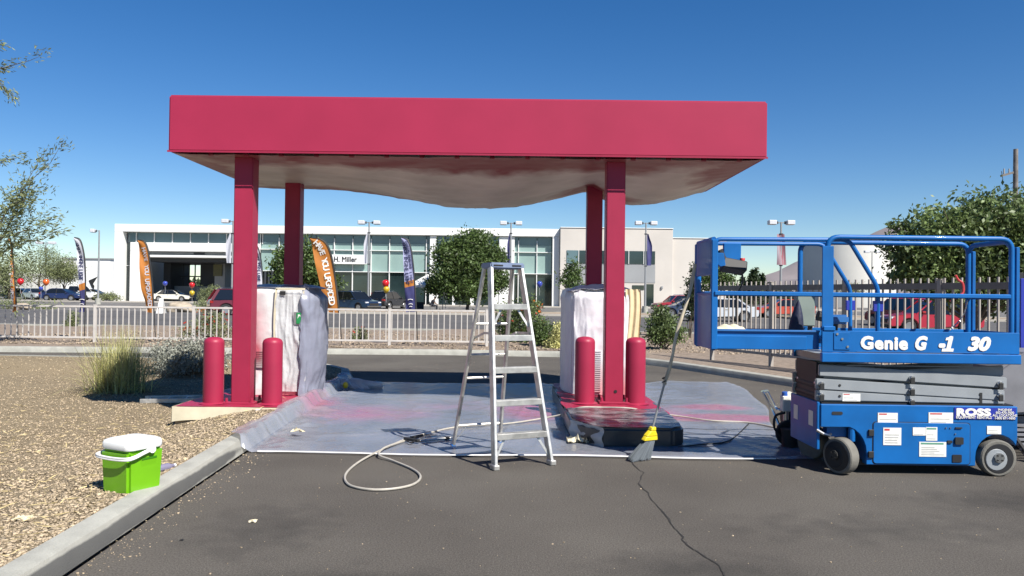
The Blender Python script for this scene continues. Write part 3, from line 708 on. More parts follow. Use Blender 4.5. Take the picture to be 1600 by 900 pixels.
# wad of film bunched at the far left corner of the sheet
wp = gp(548, 603, .06)
def wad(u, v):
    a = u*6.283; b = v*math.pi/2
    r = .40*(1+.22*math.sin(5*a+3*v)+.15*math.sin(11*a+5*v)+.08*math.sin(23*a))
    return (wp.x-.05+r*1.1*math.cos(a)*math.cos(b), wp.y+r*.8*math.sin(a)*math.cos(b), .02+.15*math.sin(b)*(1+.3*math.sin(7*a)*math.cos(b)+.15*math.sin(17*a)*math.cos(b)))
single('film_wad', MB().grid(wad, 90, 16), m_clear, 'bunched heap of plastic film at the far left corner of the drop sheet', 'plastic film', (wp.x, wp.y, 0), smooth=1.2)
yw = wp+Vector((0, -.42, .05))
single('yellow_tag', MB().ball((yw.x, yw.y, .12), .045, 8, 6, (1, .7, 1.2)), m_yel, 'small yellow cap lying on the bunched film behind the left bollards', 'cap', (yw.x, yw.y, .06))

# ================================================================== STEP LADDER
A = math.atan2(.26, .536)
lad = thing('step_ladder', 'paint splashed aluminium step ladder standing open with blue top cap', 'ladder', (-.13, 7.92, 0), A)
H = 1.88; FY, BY = -.52, .60
def front_rail(t, s): return Vector((s*lerp(.295, .165, t), lerp(FY, -.075, t), t*H))
def rear_rail(t, s): return Vector((s*lerp(.27, .155, t), lerp(BY, .095, t), t*H))
for s in (-1, 1):
    r = MB(); a, b = front_rail(.01, s), front_rail(1, s)
    r.beam(a, b, .03, .085, (0, 1, 0)); part('front_rail', r, m_alu, lad, bevel=.004)
    part('rear_rail', MB().beam(rear_rail(.01, s), rear_rail(1, s), .026, .05, (0, 1, 0)), m_alu, lad, bevel=.003)
    f = front_rail(0, s); part('foot', MB().box(f.x-.03, f.x+.03, f.y-.055, f.y+.05, 0, .05), m_alu, lad, bevel=.008)
    f = rear_rail(0, s); part('foot', MB().box(f.x-.022, f.x+.022, f.y-.035, f.y+.035, 0, .045), m_blue2, lad, bevel=.008)
for i in range(5):
    t = (i+1)*.305/H*.99; a, b = front_rail(t, -1), front_rail(t, 1)
    st = MB().box(a.x+.012, b.x-.012, a.y-.045, a.y+.045, a.z-.012, a.z+.012)
    st.box(a.x+.012, b.x-.012, a.y-.048, a.y-.040, a.z-.040, a.z+.014)
    o = part('step', st, m_alu, lad, bevel=.003)
    for k in range(5): part('tread_rib', MB().box(a.x+.02, b.x-.02, a.y-.034+k*.016, a.y-.028+k*.016, a.z+.0121, a.z+.0165), m_alu, o)
    if i in (0, 4):
        for s in (-1, 1):
            q = front_rail(t-.11, s); p = Vector((s*(abs(a.x)-.11), a.y-.01, a.z-.02))
            part('step_brace', MB().beam((q.x-s*.012, q.y, q.z), p, .022, .006, (0, 1, 0)), m_alu, lad)
for t in (.13, .40, .53, .70):
    a, b = rear_rail(t, -1), rear_rail(t, 1)
    part('rear_bar', MB().cyl(a, b, .014, n=8), m_alu, lad)
part('rear_brace', MB().beam(rear_rail(.03, -1), (rear_rail(.13, -1)+Vector((.12, 0, 0))), .018, .006), m_alu, lad)
part('rear_brace', MB().beam(rear_rail(.03, 1), (rear_rail(.13, 1)-Vector((.12, 0, 0))), .018, .006), m_alu, lad)
for s in (-1, 1):
    a, b = front_rail(.66, s), rear_rail(.62, s); m_ = (a+b)/2+Vector((0, 0, .03))
    part('spreader', MB().beam(a-Vector((s*.02, 0, 0)), m_-Vector((s*.02, 0, 0)), .006, .022).beam(m_-Vector((s*.028, 0, 0)), b-Vector((s*.02, 0, 0)), .006, .022), m_alu, lad)
m_cap = mat('ladder_cap_blue', (.22, .28, .42), .5, var=.15, vscale=12)
cap = part('top_cap', MB().box(-.18, .19, -.12, .125, H-.01, H+.05), m_cap, lad, bevel=.012, seg=2)
for x in (-.1, .1): part('slot', MB().box(x-.05, x+.05, -.124, -.119, H+.015, H+.029), m_dark, cap)
part('slot', MB().box(-.08, .08, -.05, .03, H+.0501, H+.052), m_dark, cap)

# ================================================================== HOSE, SPRAY GUN, CABLE
def smooth_path(P, k=6, closed=False):
    P = [Vector(p) for p in P]; out = []
    for i in range(len(P)-1):
        p0, p1, p2, p3 = P[max(0, i-1)], P[i], P[i+1], P[min(len(P)-1, i+2)]
        for j in range(k):
            t = j/k; out.append(.5*((2*p1)+(p2-p0)*t+(2*p0-5*p1+4*p2-p3)*t*t+(3*p1-p0-3*p2+p3)*t**3))
    return out+[P[-1]]
hp = [gp(1212, 668, .03), gp(1168, 660, .03), gp(1110, 657, .04), gp(1060, 650, .05), gp(1015, 644, .10), dp(985, 641, 9.75), dp(940, 640, 9.8), dp(905, 642, 9.75), gp(880, 647, .12), gp(840, 655, .05), gp(790, 662, .035), gp(716, 667, .035), gp(672, 676, .035), gp(635, 686, .03), gp(600, 701, .03), gp(562, 721, .02), gp(540, 741, .015), gp(545, 757, .015), gp(575, 764.5, .015), gp(612, 764, .015), gp(645, 757, .015), gp(657, 745, .015), gp(645, 733, .015), gp(612, 719, .018), gp(592, 710.5, .035), gp(602, 699, .06), gp(632, 689, .04)]
for q in (5, 6, 7): hp[q].z = .245
single('spray_hose', MB().tube(smooth_path(hp, 8), .0105, 8), m_hose, 'cream paint hose looped on the asphalt and trailing across the drop sheet', 'hose', (gp(600, 740).x, gp(600, 740).y, 0))
sg = thing('spray_gun', 'paint spray gun with long wand lying on the sheet by the ladder', 'spray gun', gp(665, 688, .03))
part('wand', MB().cyl(gp(655, 689, .05), gp(704, 684, .05), .012, n=8), m_alu, sg, True)
part('grip', MB().beam(gp(655, 689, .06), gp(632, 685, .06), .04, .03), m_ktxt, sg, True, .006)
part('trigger_guard', MB().tube([gp(650, 688, .06), gp(642, 692, .05), gp(634, 688, .05)], .008, 6), m_ktxt, sg, True)
part('nozzle', MB().cyl(gp(696, 685, .05), gp(702, 684, .05), .024, .016, 8), m_ktxt, sg, True)
part('filter_handle', MB().cyl(gp(660, 680, .05), gp(642, 684, .05), .016, n=8), m_ktxt, sg, True)
part('swivel', MB().cyl(gp(672, 676, .05), gp(664, 678, .05), .02, .014, 8), m_steel, sg, True)
cb = [gp(1170, 662, .03), gp(1140, 688, .03), gp(1100, 694, .03), gp(1060, 698, .03)]
single('power_cable', MB().tube(smooth_path(cb), .008, 6), m_ktxt, 'black power cable on the shaded sheet near the paint sprayer', 'cable', gp(1110, 692, 0))

# ================================================================== BROOM
b0 = gp(1007, 716, .02); b1 = dp(1088, 412, 7.72); ax = (b1-b0).normalized()
br = thing('broom', 'long handled broom with yellow block leaning upright against the blue lift', 'broom', b0)
sd_ = Vector((.83, .5, 0)).normalized()
bl = b0+ax*.19
def bq(p): return bl+p
vs_ = []
bm_ = leaf = None
pts_, dr_ = [], []
for i in range(700):
    s, q = random.uniform(-1, 1), random.uniform(-1, 1); p = bl+sd_*s*.055+ax.cross(sd_)*q*.022; e = b0+sd_*(s*.12-.03)+ax.cross(sd_)*q*.04+Vector((-.03, -.02, random.uniform(-.01, .02)))
    pts_.append((p, e))
V_ = []
for p, e in pts_:
    w = sd_*.0025; V_ += [p-w, p+w, e+w, e-w]
part('bristles', fast_mesh('bristles', np.array([tuple(v-b0) for v in V_]), np.arange(len(V_)).reshape(-1, 4)), m_bristle, br)
yb = MB()
for a_h, b_h, w0, w1 in ((0, .045, .085, .07), (.045, .10, .07, .032), (.10, .135, .032, .026)):
    f_ = ax.cross(sd_)
    p0, p1 = bl+ax*a_h, bl+ax*b_h
    yb.add([p0+sd_*w0+f_*.03, p0-sd_*w0+f_*.03, p0-sd_*w0-f_*.03, p0+sd_*w0-f_*.03, p1+sd_*w1+f_*.025, p1-sd_*w1+f_*.025, p1-sd_*w1-f_*.025, p1+sd_*w1-f_*.025],
           [(0, 1, 2, 3), (4, 7, 6, 5), (0, 4, 5, 1), (1, 5, 6, 2), (2, 6, 7, 3), (3, 7, 4, 0)])
part('yellow_block', yb, m_yel, br, True, .006)
LN = (b1-b0).length
part('metal_shaft', MB().cyl(b0+ax*.31, b0+ax*(LN*.40), .0115, n=10), m_pole, br, True)
part('cord_wrap', MB().tube([b0+ax*(LN*.385)+Vector((.02*math.cos(i), .02*math.sin(i), i*.006)) for i in range(12)], .006, 5), m_ktxt, br, True)
part('wooden_pole', MB().tube([b0+ax*(LN*(.38+.62*i/8))+Vector((.012*math.sin(i*1.3), .006*math.cos(i), 0)) for i in range(9)], [.017+.003*math.sin(i*2) for i in range(9)], 10), m_wood, br, True)

# ================================================================== COOLER
cc = gp(200, 776, .105); ca = R(63)
co = thing('cooler', 'lime green cooler box with white lid and handle standing on the gravel', 'cooler', cc, ca)
L1, L2, HB = .29, .30, .325
def tap(x0, x1, y0, y1, z0, z1, tb): # slightly tapered box, narrower at the bottom
    return MB().add([(x0+tb, y0+tb, z0), (x1-tb, y0+tb, z0), (x1-tb, y1-tb, z0), (x0+tb, y1-tb, z0), (x0, y0, z1), (x1, y0, z1), (x1, y1, z1), (x0, y1, z1)], [(3, 2, 1, 0), (4, 5, 6, 7), (0, 1, 5, 4), (1, 2, 6, 5), (2, 3, 7, 6), (3, 0, 4, 7)])
part('body', tap(-.01, L1+.01, -.01, L2+.01, -.01, HB, .014), m_green, co, bevel=.022, seg=4)
part('grip_recess', tap(.09, .24, -.0125, .02, .165, .262, .012), m_green, co, bevel=.006, seg=2)
part('grip_slot', MB().box(.10, .23, -.0145, .0, .248, .262), mat('cooler_green_dark', (.05, .25, .008), .4, var=.05), co)
lid = MB()
def lidring(z, o, r=.05, n=6):
    out = []
    for (cx, cy, a0) in ((L1+o-r, L2+o-r, 0), (-o+r, L2+o-r, 90), (-o+r, -o+r, 180), (L1+o-r, -o+r, 270)):
        out += [(cx+r*math.cos(R(a0+90*i/n)), cy+r*math.sin(R(a0+90*i/n)), z) for i in range(n+1)]
    return out
rings = [lidring(HB+.001, .008), lidring(HB+.014, .013), lidring(HB+.045, .012), lidring(HB+.062, .004), lidring(HB+.073, -.02), lidring(HB+.076, -.045, .035)]
k_ = len(rings[0]); lid.add([p for r in rings for p in r], [(i*k_+j, i*k_+(j+1) % k_, (i+1)*k_+(j+1) % k_, (i+1)*k_+j) for i in range(len(rings)-1) for j in range(k_)]+[tuple(range((len(rings)-1)*k_, len(rings)*k_))])
part('lid', lid, m_lid, co, smooth=1.2)
part('lid_groove', MB().box(.06, L1-.06, L2*.5-.004, L2*.5+.004, HB+.0755, HB+.080), m_lid, co, bevel=.002)
hz = [(L1*.60, -.028, HB-.005), (L1*.35, -.034, HB-.02), (.02, -.036, HB-.042), (-.035, -.01, HB-.05), (-.045, L2*.5, HB-.055), (-.035, L2+.01, HB-.05), (.02, L2+.036, HB-.042), (L1*.35, L2+.034, HB-.02), (L1*.60, L2+.028, HB-.005)]
hb = MB(); hh = smooth_path(hz, 5)
for o_ in (-.007, .007): hb.tube([(p.x, p.y, p.z+o_) for p in hh], .008, 8)
h_ = part('handle', hb, m_lid, co)
part('pivot', MB().lathe([(.028, -.040), (.028, -.012)], (L1*.60, 0, HB-.005), 14, 'y'), m_lid, h_)

# ================================================================== SCISSOR LIFT (frame: front left corner on the ground; x length, y depth)
LX, LY = 2.83, 7.32
lf = thing('scissor_lift', 'blue scissor lift with extended platform parked right of the drop sheet', 'scissor lift', (LX, LY, 0))
LW = .76
arch1 = [(.02+.19+.21*math.cos(R(a)), .20+.24*math.sin(R(a))) for a in range(90, -1, -15)]
arch2 = [(1.625+.20*math.cos(R(a)), .175+.205*math.sin(R(a))) for a in range(180, 29, -15)]
prof = [(0, .64), (0, .43), (.16, .43)]+arch1[1:]+[(.42, .09), (1.425, .09)]+arch2+[(1.81, .365), (1.81, .64)]
part('chassis', MB().prism(prof, .015, LW-.015), m_blue, lf, bevel=.006)
part('chassis_top', MB().box(0.02, 1.79, .05, LW-.05, .638, .652), m_dark, lf)
part('underframe', MB().box(.3, 1.45, .1, LW-.1, .07, .12), m_dark, lf)
def rrect(x0, x1, z0, z1, r, n=5):
    out = []
    for cx, cz, a0 in ((x1-r, z1-r, 0), (x0+r, z1-r, 90), (x0+r, z0+r, 180), (x1-r, z0+r, 270)):
        out += [(cx+r*math.cos(R(a0+90*i/n)), cz+r*math.sin(R(a0+90*i/n))) for i in range(n+1)]
    return out
part('tray_gap', MB().prism(rrect(.475, 1.375, .098, .488, .03), .0125, .02), m_dark, lf)
door = part('battery_tray', MB().prism(rrect(.482, 1.368, .104, .481, .027), .006, .018), m_blue, lf, bevel=.003)
for z in (.385, .185): part('hinge', MB().box(.435, .485, -.004, .014, z-.03, z+.03), m_ktxt, lf, bevel=.004)
part('vent_slot', MB().prism(rrect(1.205, 1.29, .125, .195, .008), -.001, .005), m_dark, door)
part('power_outlet', MB().prism(rrect(1.225, 1.30, .29, .355, .01), -.012, .005), m_ktxt, door)
part('charge_port', MB().prism(rrect(1.155, 1.20, .30, .325, .006), -.006, .005), m_ktxt, door)
part('latch', MB().box(1.23, 1.29, -.006, .005, .435, .447), m_ktxt, door)
for u in (1.145, 1.185, 1.23): part('screw', MB().lathe([(.006, -.003), (.006, .005)], (u, 0, .44 if u < 1.2 else .385), 8, 'y'), m_steel, door)
part('emblem_slot', MB().prism(rrect(.10, .20, .545, .575, .012), .011, .014), m_ktxt, lf)
part('front_plate', MB().box(-.03, -.002, .03, LW-.03, .22, .66), m_blue, lf, bevel=.006)
for v in (.12, .52): part('placard', MB().box(-.034, -.031, v, v+.11, .42, .56), m_sticker, lf)
# stickers on the side
def sticker(u0, u1, z0, z1, parent, y=.011, head=None, lines=3):
    s = part('sticker', MB().box(u0, u1, y-.0015, y+.002, z0, z1), m_sticker, parent)
    w = u1-u0; h = z1-z0
    if head: part('header', MB().box(u0+w*.06, u0+w*head[1], y-.0025, y-.0012, z1-h*.17, z1-h*.06), head[0], s)
    for i in range(lines):
        zc = z0+h*(.12+.6*i/max(1, lines)); e = random.uniform(.55, .92)
        part('print_line', MB().box(u0+w*.08, u0+w*e, y-.0024, y-.0012, zc, zc+h*.028), m_stgrey, s)
    return s
X_ = lambda px: (px-1283.5)/169.4
Z_ = lambda px, py: 1.6+(471-py+(px-1430)*.0122)/169.4
def stk(px0, px1, py0, py1, **k):
    xm = (px0+px1)/2; return sticker(X_(px0), X_(px1), Z_(xm, py1), Z_(xm, py0), **k)
stk(1372, 1403, 645, 663, parent=lf, head=(m_stred, .45), lines=2)
stk(1451, 1489, 644.5, 662.5, parent=lf, head=(m_stred, .55), lines=2)
stk(1542, 1564, 665.5, 678, parent=lf, head=None, lines=2)
stk(1380, 1408, 668, 695, parent=door, y=.003, head=(m_stred, .35), lines=4)
stk(1426, 1446, 667.5, 680, parent=door, y=.003, lines=1)
stk(1446.5, 1464, 667, 688, parent=door, y=.003, head=(m_stgreen, .9), lines=2)
s_ = stk(1436, 1478, 690, 713, parent=door, y=.003, head=(m_stgreen, .9), lines=5)
# rental company sign
sx0, sx1, sz0, sz1 = X_(1491), X_(1587), Z_(1540, 655), Z_(1540, 637)
sg_ = part('rental_sign', MB().box(sx0, sx1, .008, .0125, sz0, sz1), m_sign, lf)
front_text('lettering', 'ROSS', .085, (sx0+.015, .006, sz0+.036), m_ltxt, sg_, .006, 0, space=1.05, width=.318)
front_text('lettering', 'EQUIPMENT RENTALS', .034, (sx0+.012, .006, sz0+.006), m_ltxt, sg_, .0008, 0, width=.325)
for i, s in enumerate(('PHOENIX', '602-470-7600', 'ALL LOCATIONS', '1-800 871-9600')):
    front_text('lettering', s, .030, (sx0+.46, .006, sz1-.027-i*.0255), m_ltxt, sg_, .0006, 0, 'CENTER')
# wheels
def wheel(u, v, steer, near):
    w = part('wheel', MB().lathe([(.155, -.055), (.165, -.045), (.167, 0), (.165, .045), (.155, .055)], n=36, axis='y'), m_tyre, lf)
    w.location = (u, v, .167); w.rotation_euler = (0, 0, steer)
    s = -1 if near else 1
    part('rim_recess', MB().lathe([(.135, .056), (.132, .060)] if s > 0 else [(.132, -.060), (.135, -.056)], n=28, axis='y'), m_dark, w)
    part('rim', MB().lathe([(.02, s*.061-.004), (.095, s*.061-.002), (.10, s*.061+.002), (.03, s*.061+.004)], c=(-.025, 0, -.01), n=20, axis='y'), m_black if steer else m_grey, w)  # black rim and hub on steered wheels: shade of their faces painted in
    part('hub', MB().lathe([(.045, s*.075-.012), (.045, s*.075+.012)], c=(-.01, 0, .01), n=10, axis='y'), m_ktxt if steer else m_steel, w)
    for k in range(4):
        a = R(45+90*k); part('lug_nut', MB().cyl((-.01+.03*math.cos(a), s*.08, .01+.03*math.sin(a)), (-.01+.03*math.cos(a), s*.095, .01+.03*math.sin(a)), .008, n=6), m_ktxt, w)
wheel(.195, .035, R(-63), True); wheel(1.625, .045, 0, True); wheel(.195, LW-.05, R(-63), False); wheel(1.625, LW-.05, 0, False)
part('steer_yoke', MB().box(.09, .27, .10, .20, .33, .44).cyl((.30, .05, .30), (.30, .05, .46), .03, n=10), m_blue, lf)
part('steering_link', MB().tube([(-.03, .03, .40), (.02, .0, .37), (.08, .03, .35), (.11, .06, .36)], .014, 6), m_steel, lf)
# scissor stack
def arm(u0, z0t, z0b, u1, z1t, z1b, v0, v1, name='scissor_arm'):
    return part(name, MB().prism([(u0, z0b), (u1, z1b), (u1, z1t), (u0, z0t)], v0, v1), m_grey, lf, bevel=.008, seg=2)
for side in (0, 1):
    f = (lambda a, b: (a, b)) if not side else (lambda a, b: (LW-b, LW-a))
    arm(-.03, .668+.205, .668+.105, 1.72, .79-.003, .69-.003, *f(.06, .10))
    arm(-.03, .668+.099, .668, 1.72, .683, .655, *f(.06, .10))
    arm(.0, 1.005, .895, 1.74, .905, .80, *f(.06, .10))
    for i in range(3): arm(0, .70+i*.105, .62+i*.105, 1.74, .80+i*.105, .70+i*.105, *f(.115, .155))
    for u, zz_ in ((.015, .82), (.015, .715), (1.665, .735), (1.665, .845), (.85, .885), (.85, .775), (.85, .67)):
        a, b = f(.03, .17); c_ = part('pivot_pin', MB().cyl((u, a, zz_), (u, b, zz_), .026, n=14), m_steel, lf, bevel=.004)
        if not side:
            part('pin_block', MB().box(u-.022, u+.02, .022, .034, zz_-.05, zz_+.012), m_ktxt, lf, bevel=.004)
    if not side:
        for u, zz_ in ((.19, .812), (.19, .712), (1.49, .745)): part('bolt', MB().lathe([(.012, .055), (.012, .061)], (u, 0, zz_), 8, 'y'), m_ktxt, lf)
        part('slot_plate', MB().box(1.485, 1.508, .056, .062, .66, .76), m_ktxt, lf)
        part('upper_guide', MB().box(.25, 1.55, .05, .057, .995, 1.002), m_grey, lf)
        s_ = sticker(X_(1320), X_(1348), Z_(1334, 628), Z_(1334, 616), lf, y=.058, head=(m_stred, .4), lines=2)
for u, zz_ in ((.02, .71), (.02, .80), (.03, .90), (1.67, .80), (.85, .8), (.12, .95)):
    part('cross_tube', MB().cyl((u, .1, zz_), (u, LW-.1, zz_), .035, n=12), m_ktxt, lf)
part('lift_cylinder', MB().cyl((.15, .38, .70), (1.3, .38, .86), .05, n=14), m_ktxt, lf)
part('end_shade_plate', MB().box(-.005, .012, .12, LW-.12, .66, 1.02), m_ktxt, lf)  # added black plate standing in for the shaded end of the scissor stack
# platform
ZP0, ZP1 = 1.03, 1.32
part('deck', MB().box(.02, 1.80, .03, LW-.03, 1.04, 1.10), m_grey, lf)
for v0, v1 in ((0, .022), (LW-.022, LW)):
    tb = part('toe_board', MB().box(0, 1.815, v0, v1, 1.122, ZP1), m_blue, lf, bevel=.004)
    part('lower_channel', MB().box(-.005, 1.825, v0-.014, v1+.014, ZP0, 1.118), m_blue, lf, bevel=.006)
part('toe_board_end', MB().box(1.80, 1.815, .025, LW-.025, 1.122, ZP1-.002), m_blue, lf)
part('hinge_plate', MB().box(.105, .255, -.008, -.001, 1.145, 1.305), m_blue, lf, bevel=.003)
for u, z in ((.135, 1.29), (.18, 1.245), (.23, 1.175)): part('bolt', MB().lathe([(.011, -.016), (.011, -.007)], (u, 0, z), 8, 'y'), m_steel, lf)
zt = 1.153
tb_ = [c for c in lf.children if c.name.startswith('toe_board')][0]
front_text('lettering', 'Genie', .158, (X_(1343), -.004, zt+.006), m_ltxt, tb_, .0078, 0, space=1.1, width=.435)
front_text('lettering', 'G', .165, (X_(1426), -.004, zt+.006), m_ltxt, tb_, .0095, .25, width=.115)
front_text('lettering', '-1', .165, (X_(1464), -.004, zt+.006), m_ltxt, tb_, .0125, .25, width=.135)
front_text('lettering', '30', .165, (X_(1509), -.004, zt+.006), m_ltxt, tb_, .0095, .25, width=.215)
part('lettering', MB().prism([(X_(1469), zt-.012), (X_(1487), zt-.012), (X_(1488), zt+.016), (X_(1470), zt+.016)], -.0065, -.002), m_ltxt, tb_)
part('lettering', MB().prism([(X_(1475), zt+.090), (X_(1484), zt+.098), (X_(1487), zt+.130), (X_(1476), zt+.114)], -.0065, -.002), m_ltxt, tb_)
part('lettering_rule', MB().box(X_(1337), X_(1560), -.006, -.001, 1.128, 1.134), m_blue2, tb_)
# rails
RT = .0245
def arc_path(pts, r=.09, n=5):
    P = [Vector(p) for p in pts]; out = [P[0]]
    for i in range(1, len(P)-1):
        a = (P[i-1]-P[i]).normalized(); b = (P[i+1]-P[i]).normalized(); q = min(r, (P[i-1]-P[i]).length*.45, (P[i+1]-P[i]).length*.45)
        p0, p1 = P[i]+a*q, P[i]+b*q
        for j in range(n+1):
            t = j/n; out.append(p0*(1-t)**2+P[i]*2*t*(1-t)+p1*t*t)
    return out+[P[-1]]
ZR = 2.215
for v, nm in ((.03, 'main_rail'), (LW-.03, 'main_rail')):
    part(nm, MB().tube(arc_path([(.055, v, 1.12), (.055, v, ZR-.03), (1.755, v, ZR-.03), (1.755, v, 1.12)], .11, 6), RT, 12), m_blue, lf)
    part('rail_post', MB().beam((1.80, v, 1.12), (1.80, v, 2.11), .035, .05, (0, 1, 0)), m_blue, lf, bevel=.006)
    part('mid_rail', MB().beam((-.99, v, 1.652), (1.75, v, 1.652), .04, .042), m_blue, lf, bevel=.008)
    vi = v+(.045 if v < .3 else -.045)
    part('inner_rail', MB().tube(arc_path([(-.985, vi, 1.12), (-.985, vi, ZR-.06), (.27, vi, ZR-.05), (.545, vi, 1.72), (.545, vi, 1.12)], .07, 5), .0205, 10), m_blue, lf)
    part('gusset', MB().box(.50, .59, vi-.015, vi+.015, 1.50, 1.60), m_sign, lf, bevel=.004)
    part('post_foot', MB().box(.01, .12, v-.04, v+.04, 1.318, 1.36), m_blue, lf, bevel=.006)
part('main_post_plate', MB().box(.0, .105, .005, .018, 1.12, 2.10), m_blue, lf, bevel=.004)
part('rail_end', MB().tube(arc_path([(1.755, .03, 2.10), (1.755, .1, ZR-.05), (1.755, LW-.1, ZR-.05), (1.755, LW-.03, 2.1)], .05), .024, 10), m_blue, lf)
part('rail_end', MB().cyl((1.755, .05, 1.645), (1.755, LW-.05, 1.645), .02, n=8), m_blue, lf)
# extension deck, front end of its rails
part('extension_deck', MB().box(-.985, .02, .09, LW-.09, 1.20, 1.245), m_grey, lf)
for v0, v1 in ((.07, .09), (LW-.09, LW-.07)):
    part('extension_side', MB().box(-.98, .0, v0, v1, 1.14, 1.305), m_blue, lf, bevel=.003)
part('extension_beam', MB().box(-.975, -.12, .045, .069, 1.135, 1.262), m_blue, lf, bevel=.006)
part('extension_ledge', MB().box(-1.0, -.0, .05, .10, 1.300, 1.318), m_blue2, lf, bevel=.003)
part('extension_front', MB().box(-1.0, -.985, .06, LW-.06, 1.13, 1.65), m_blue, lf, bevel=.004)
part('front_guard', MB().box(-1.01, -.99, .09, LW-.09, 1.82, 2.15), m_blue, lf, bevel=.006)
part('front_post', MB().beam((-.985, .05, 1.13), (-.985, .05, 2.15), .06, .05, (0, 1, 0)), m_blue, lf, bevel=.008)
part('front_post', MB().beam((-.985, LW-.05, 1.13), (-.985, LW-.05, 2.15), .06, .05, (0, 1, 0)), m_blue, lf, bevel=.008)
part('front_rail', MB().cyl((-.985, .07, ZR-.06), (-.985, LW-.07, ZR-.06), .024, n=10), m_blue, lf)
part('front_rail', MB().cyl((-.985, .07, 1.645), (-.985, LW-.07, 1.645), .02, n=10), m_blue, lf)
# control box hung on the rail
def L2w(px, py, v): p = dp(px, py, LY+v); return Vector((p.x-LX, v, p.z))
q0, q1 = L2w(1130, 380, .40), L2w(1157, 408, .40)
ctl = part('control_holder', MB().box(q0.x, q1.x, .38, .42, q1.z, q0.z), m_blue, lf, bevel=.006)
c0 = L2w(1146, 416, .36)
M_ = Matrix.Translation((c0.x, .36, c0.z)) @ Matrix.Rotation(R(10), 4, 'Y') @ Matrix.Rotation(R(-20), 4, 'X')
cbx = part('control_box', MB().box(-.115, .115, -.07, .07, -.055, .05, M_), m_ktxt, lf, bevel=.01)
part('joystick', MB().tube([L2w(1136, 412, .34), L2w(1129, 401, .34), L2w(1124, 391, .34)], [.025, .028, .035], 10), m_ktxt, cbx)
part('stop_button', MB().lathe([(.022, 0), (.026, .03), (.024, .035)], c=L2w(1160, 409, .34), n=12), m_stred, cbx)
w0 = L2w(1108, 395, .30); w1 = L2w(1130, 412, .30)
part('side_bracket', MB().prism([(w0.x, w0.z), (w1.x, w0.z), (w1.x+.02, w1.z-.02), (w1.x-.03, w1.z-.03), (w0.x, w0.z-.05)], .28, .33), m_blue, lf, bevel=.004)
part('coil_cable', MB().tube(arc_path([L2w(1158, 420, .36), L2w(1162, 440, .40), L2w(1150, 462, .5), L2w(1150, 500, .55)], .05), .008, 6), m_ktxt, lf)
# gate chain and its red hook
chn = MB(); cp = [L2w(1512, 470, .70), L2w(1508, 485, .68), L2w(1502, 498, .66), L2w(1492, 508, .62), L2w(1484, 516, .6)]
cpath = smooth_path(cp, 5)
for i, p in enumerate(cpath[:-1]):
    d = (cpath[i+1]-p); o_ = d.orthogonal().normalized()*.006*(1 if i % 2 else -1); chn.tube([p-o_, p+d*.5+o_, p+d-o_], .005, 5)
part('gate_chain', chn, m_steel, lf)
part('red_hook', MB().tube(smooth_path([L2w(1493, 430, .70), L2w(1497, 437, .70), L2w(1504, 443, .70), L2w(1505, 456, .70), L2w(1500, 462, .70)]), .012, 7), m_stred, lf)
# things lying on the lift's deck
bg_ = LX-.14
single('tool_bag', MB().grid(lambda u, v: (LX+X_(1262)-.0+.07*math.cos(u*6.283)*(1-v**2.2)+.03*v, LY+.34+.08*math.sin(u*6.283)*(1-v**3), 1.245+.36*v), 16, 12), m_navy, 'dark navy tool bag standing on the lift extension deck', 'bag', (LX-.14, LY+.34, 1.245))
pb = thing('junction_box', 'grey green box strapped behind the near lift post', 'box', (LX-.0, LY+.42, 1.245))
part('box_body', MB().box(-.10, .075, -.05, .06, .10, .40), m_teal, pb, bevel=.01); part('box_lid', MB().box(-.11, .085, -.055, .065, .40, .425), m_ktxt, pb, bevel=.005); part('box_leg', MB().box(-.08, -.05, -.02, .03, 0, .1), m_ktxt, pb); part('box_leg', MB().box(.03, .06, -.02, .03, 0, .1), m_ktxt, pb)
dr = thing('power_tool', 'small blue power tool lying on the lift deck', 'power tool', (LX+.20, LY+.40, 1.10))
part('tool_body', MB().box(-.02, .20, -.05, .05, .27, .36), m_blue2, dr, bevel=.02, seg=2); part('tool_head', MB().cyl((-.09, 0, .35), (-.02, 0, .33), .05, .045, 10), m_ktxt, dr); part('tool_grip', MB().beam((.08, 0, .28), (.05, 0, 0), .05, .06), m_ktxt, dr, bevel=.01)
rg = MB().grid(lambda u, v: (LX-.96+u*.28, LY+.055+v*.10, 1.322+.05*abs(math.sin(u*9+v*4))*math.sin(math.pi*v)*math.sin(math.pi*u)**.5), 24, 8)
single('cream_rag', rg, m_tape, 'crumpled cream rag on the corner of the lift extension', 'rag', (LX-.8, LY+.1, 1.32), smooth=1.2)

# ================================================================== AIRLESS PAINT SPRAYER
sp0 = gp(1226, 688, 0); sp0 = Vector((2.98, 8.75, 0))
sp = thing('paint_sprayer', 'chrome and black airless paint sprayer cart left of the blue lift', 'paint sprayer', sp0)
def S(px, py, y=8.75): return dp(px, py, y)
part('cart_frame', MB().tube(arc_path([S(1191, 612, 8.9), S(1207, 640, 8.85), S(1222, 676, 8.75), S(1226, 690, 8.72)], .05), .016, 8).tube(arc_path([S(1199, 612, 9.15), S(1213, 640, 9.1), S(1230, 640, 9.0)], .05), .016, 8).tube([S(1191, 612, 8.9), S(1199, 611, 9.15)], .016, 8), m_chrome, sp, True)
part('motor', MB().cyl(S(1222, 652, 8.8), S(1246, 652, 8.8), .085, n=16), m_ktxt, sp, True, .01)
part('pump', MB().cyl(S(1228, 690, 8.7), S(1228, 640, 8.7), .03, n=12), m_steel, sp, True)
part('filter_cap', MB().cyl(S(1227, 630, 8.7), S(1226, 612, 8.7), .038, .03, 12), mat('sprayer_blue', (.03, .12, .5), .4), sp, True, .004)
part('gauge', MB().lathe([(.036, 0), (.036, .03)], S(1234, 617, 8.68), 14, 'y'), m_sticker, sp, True)
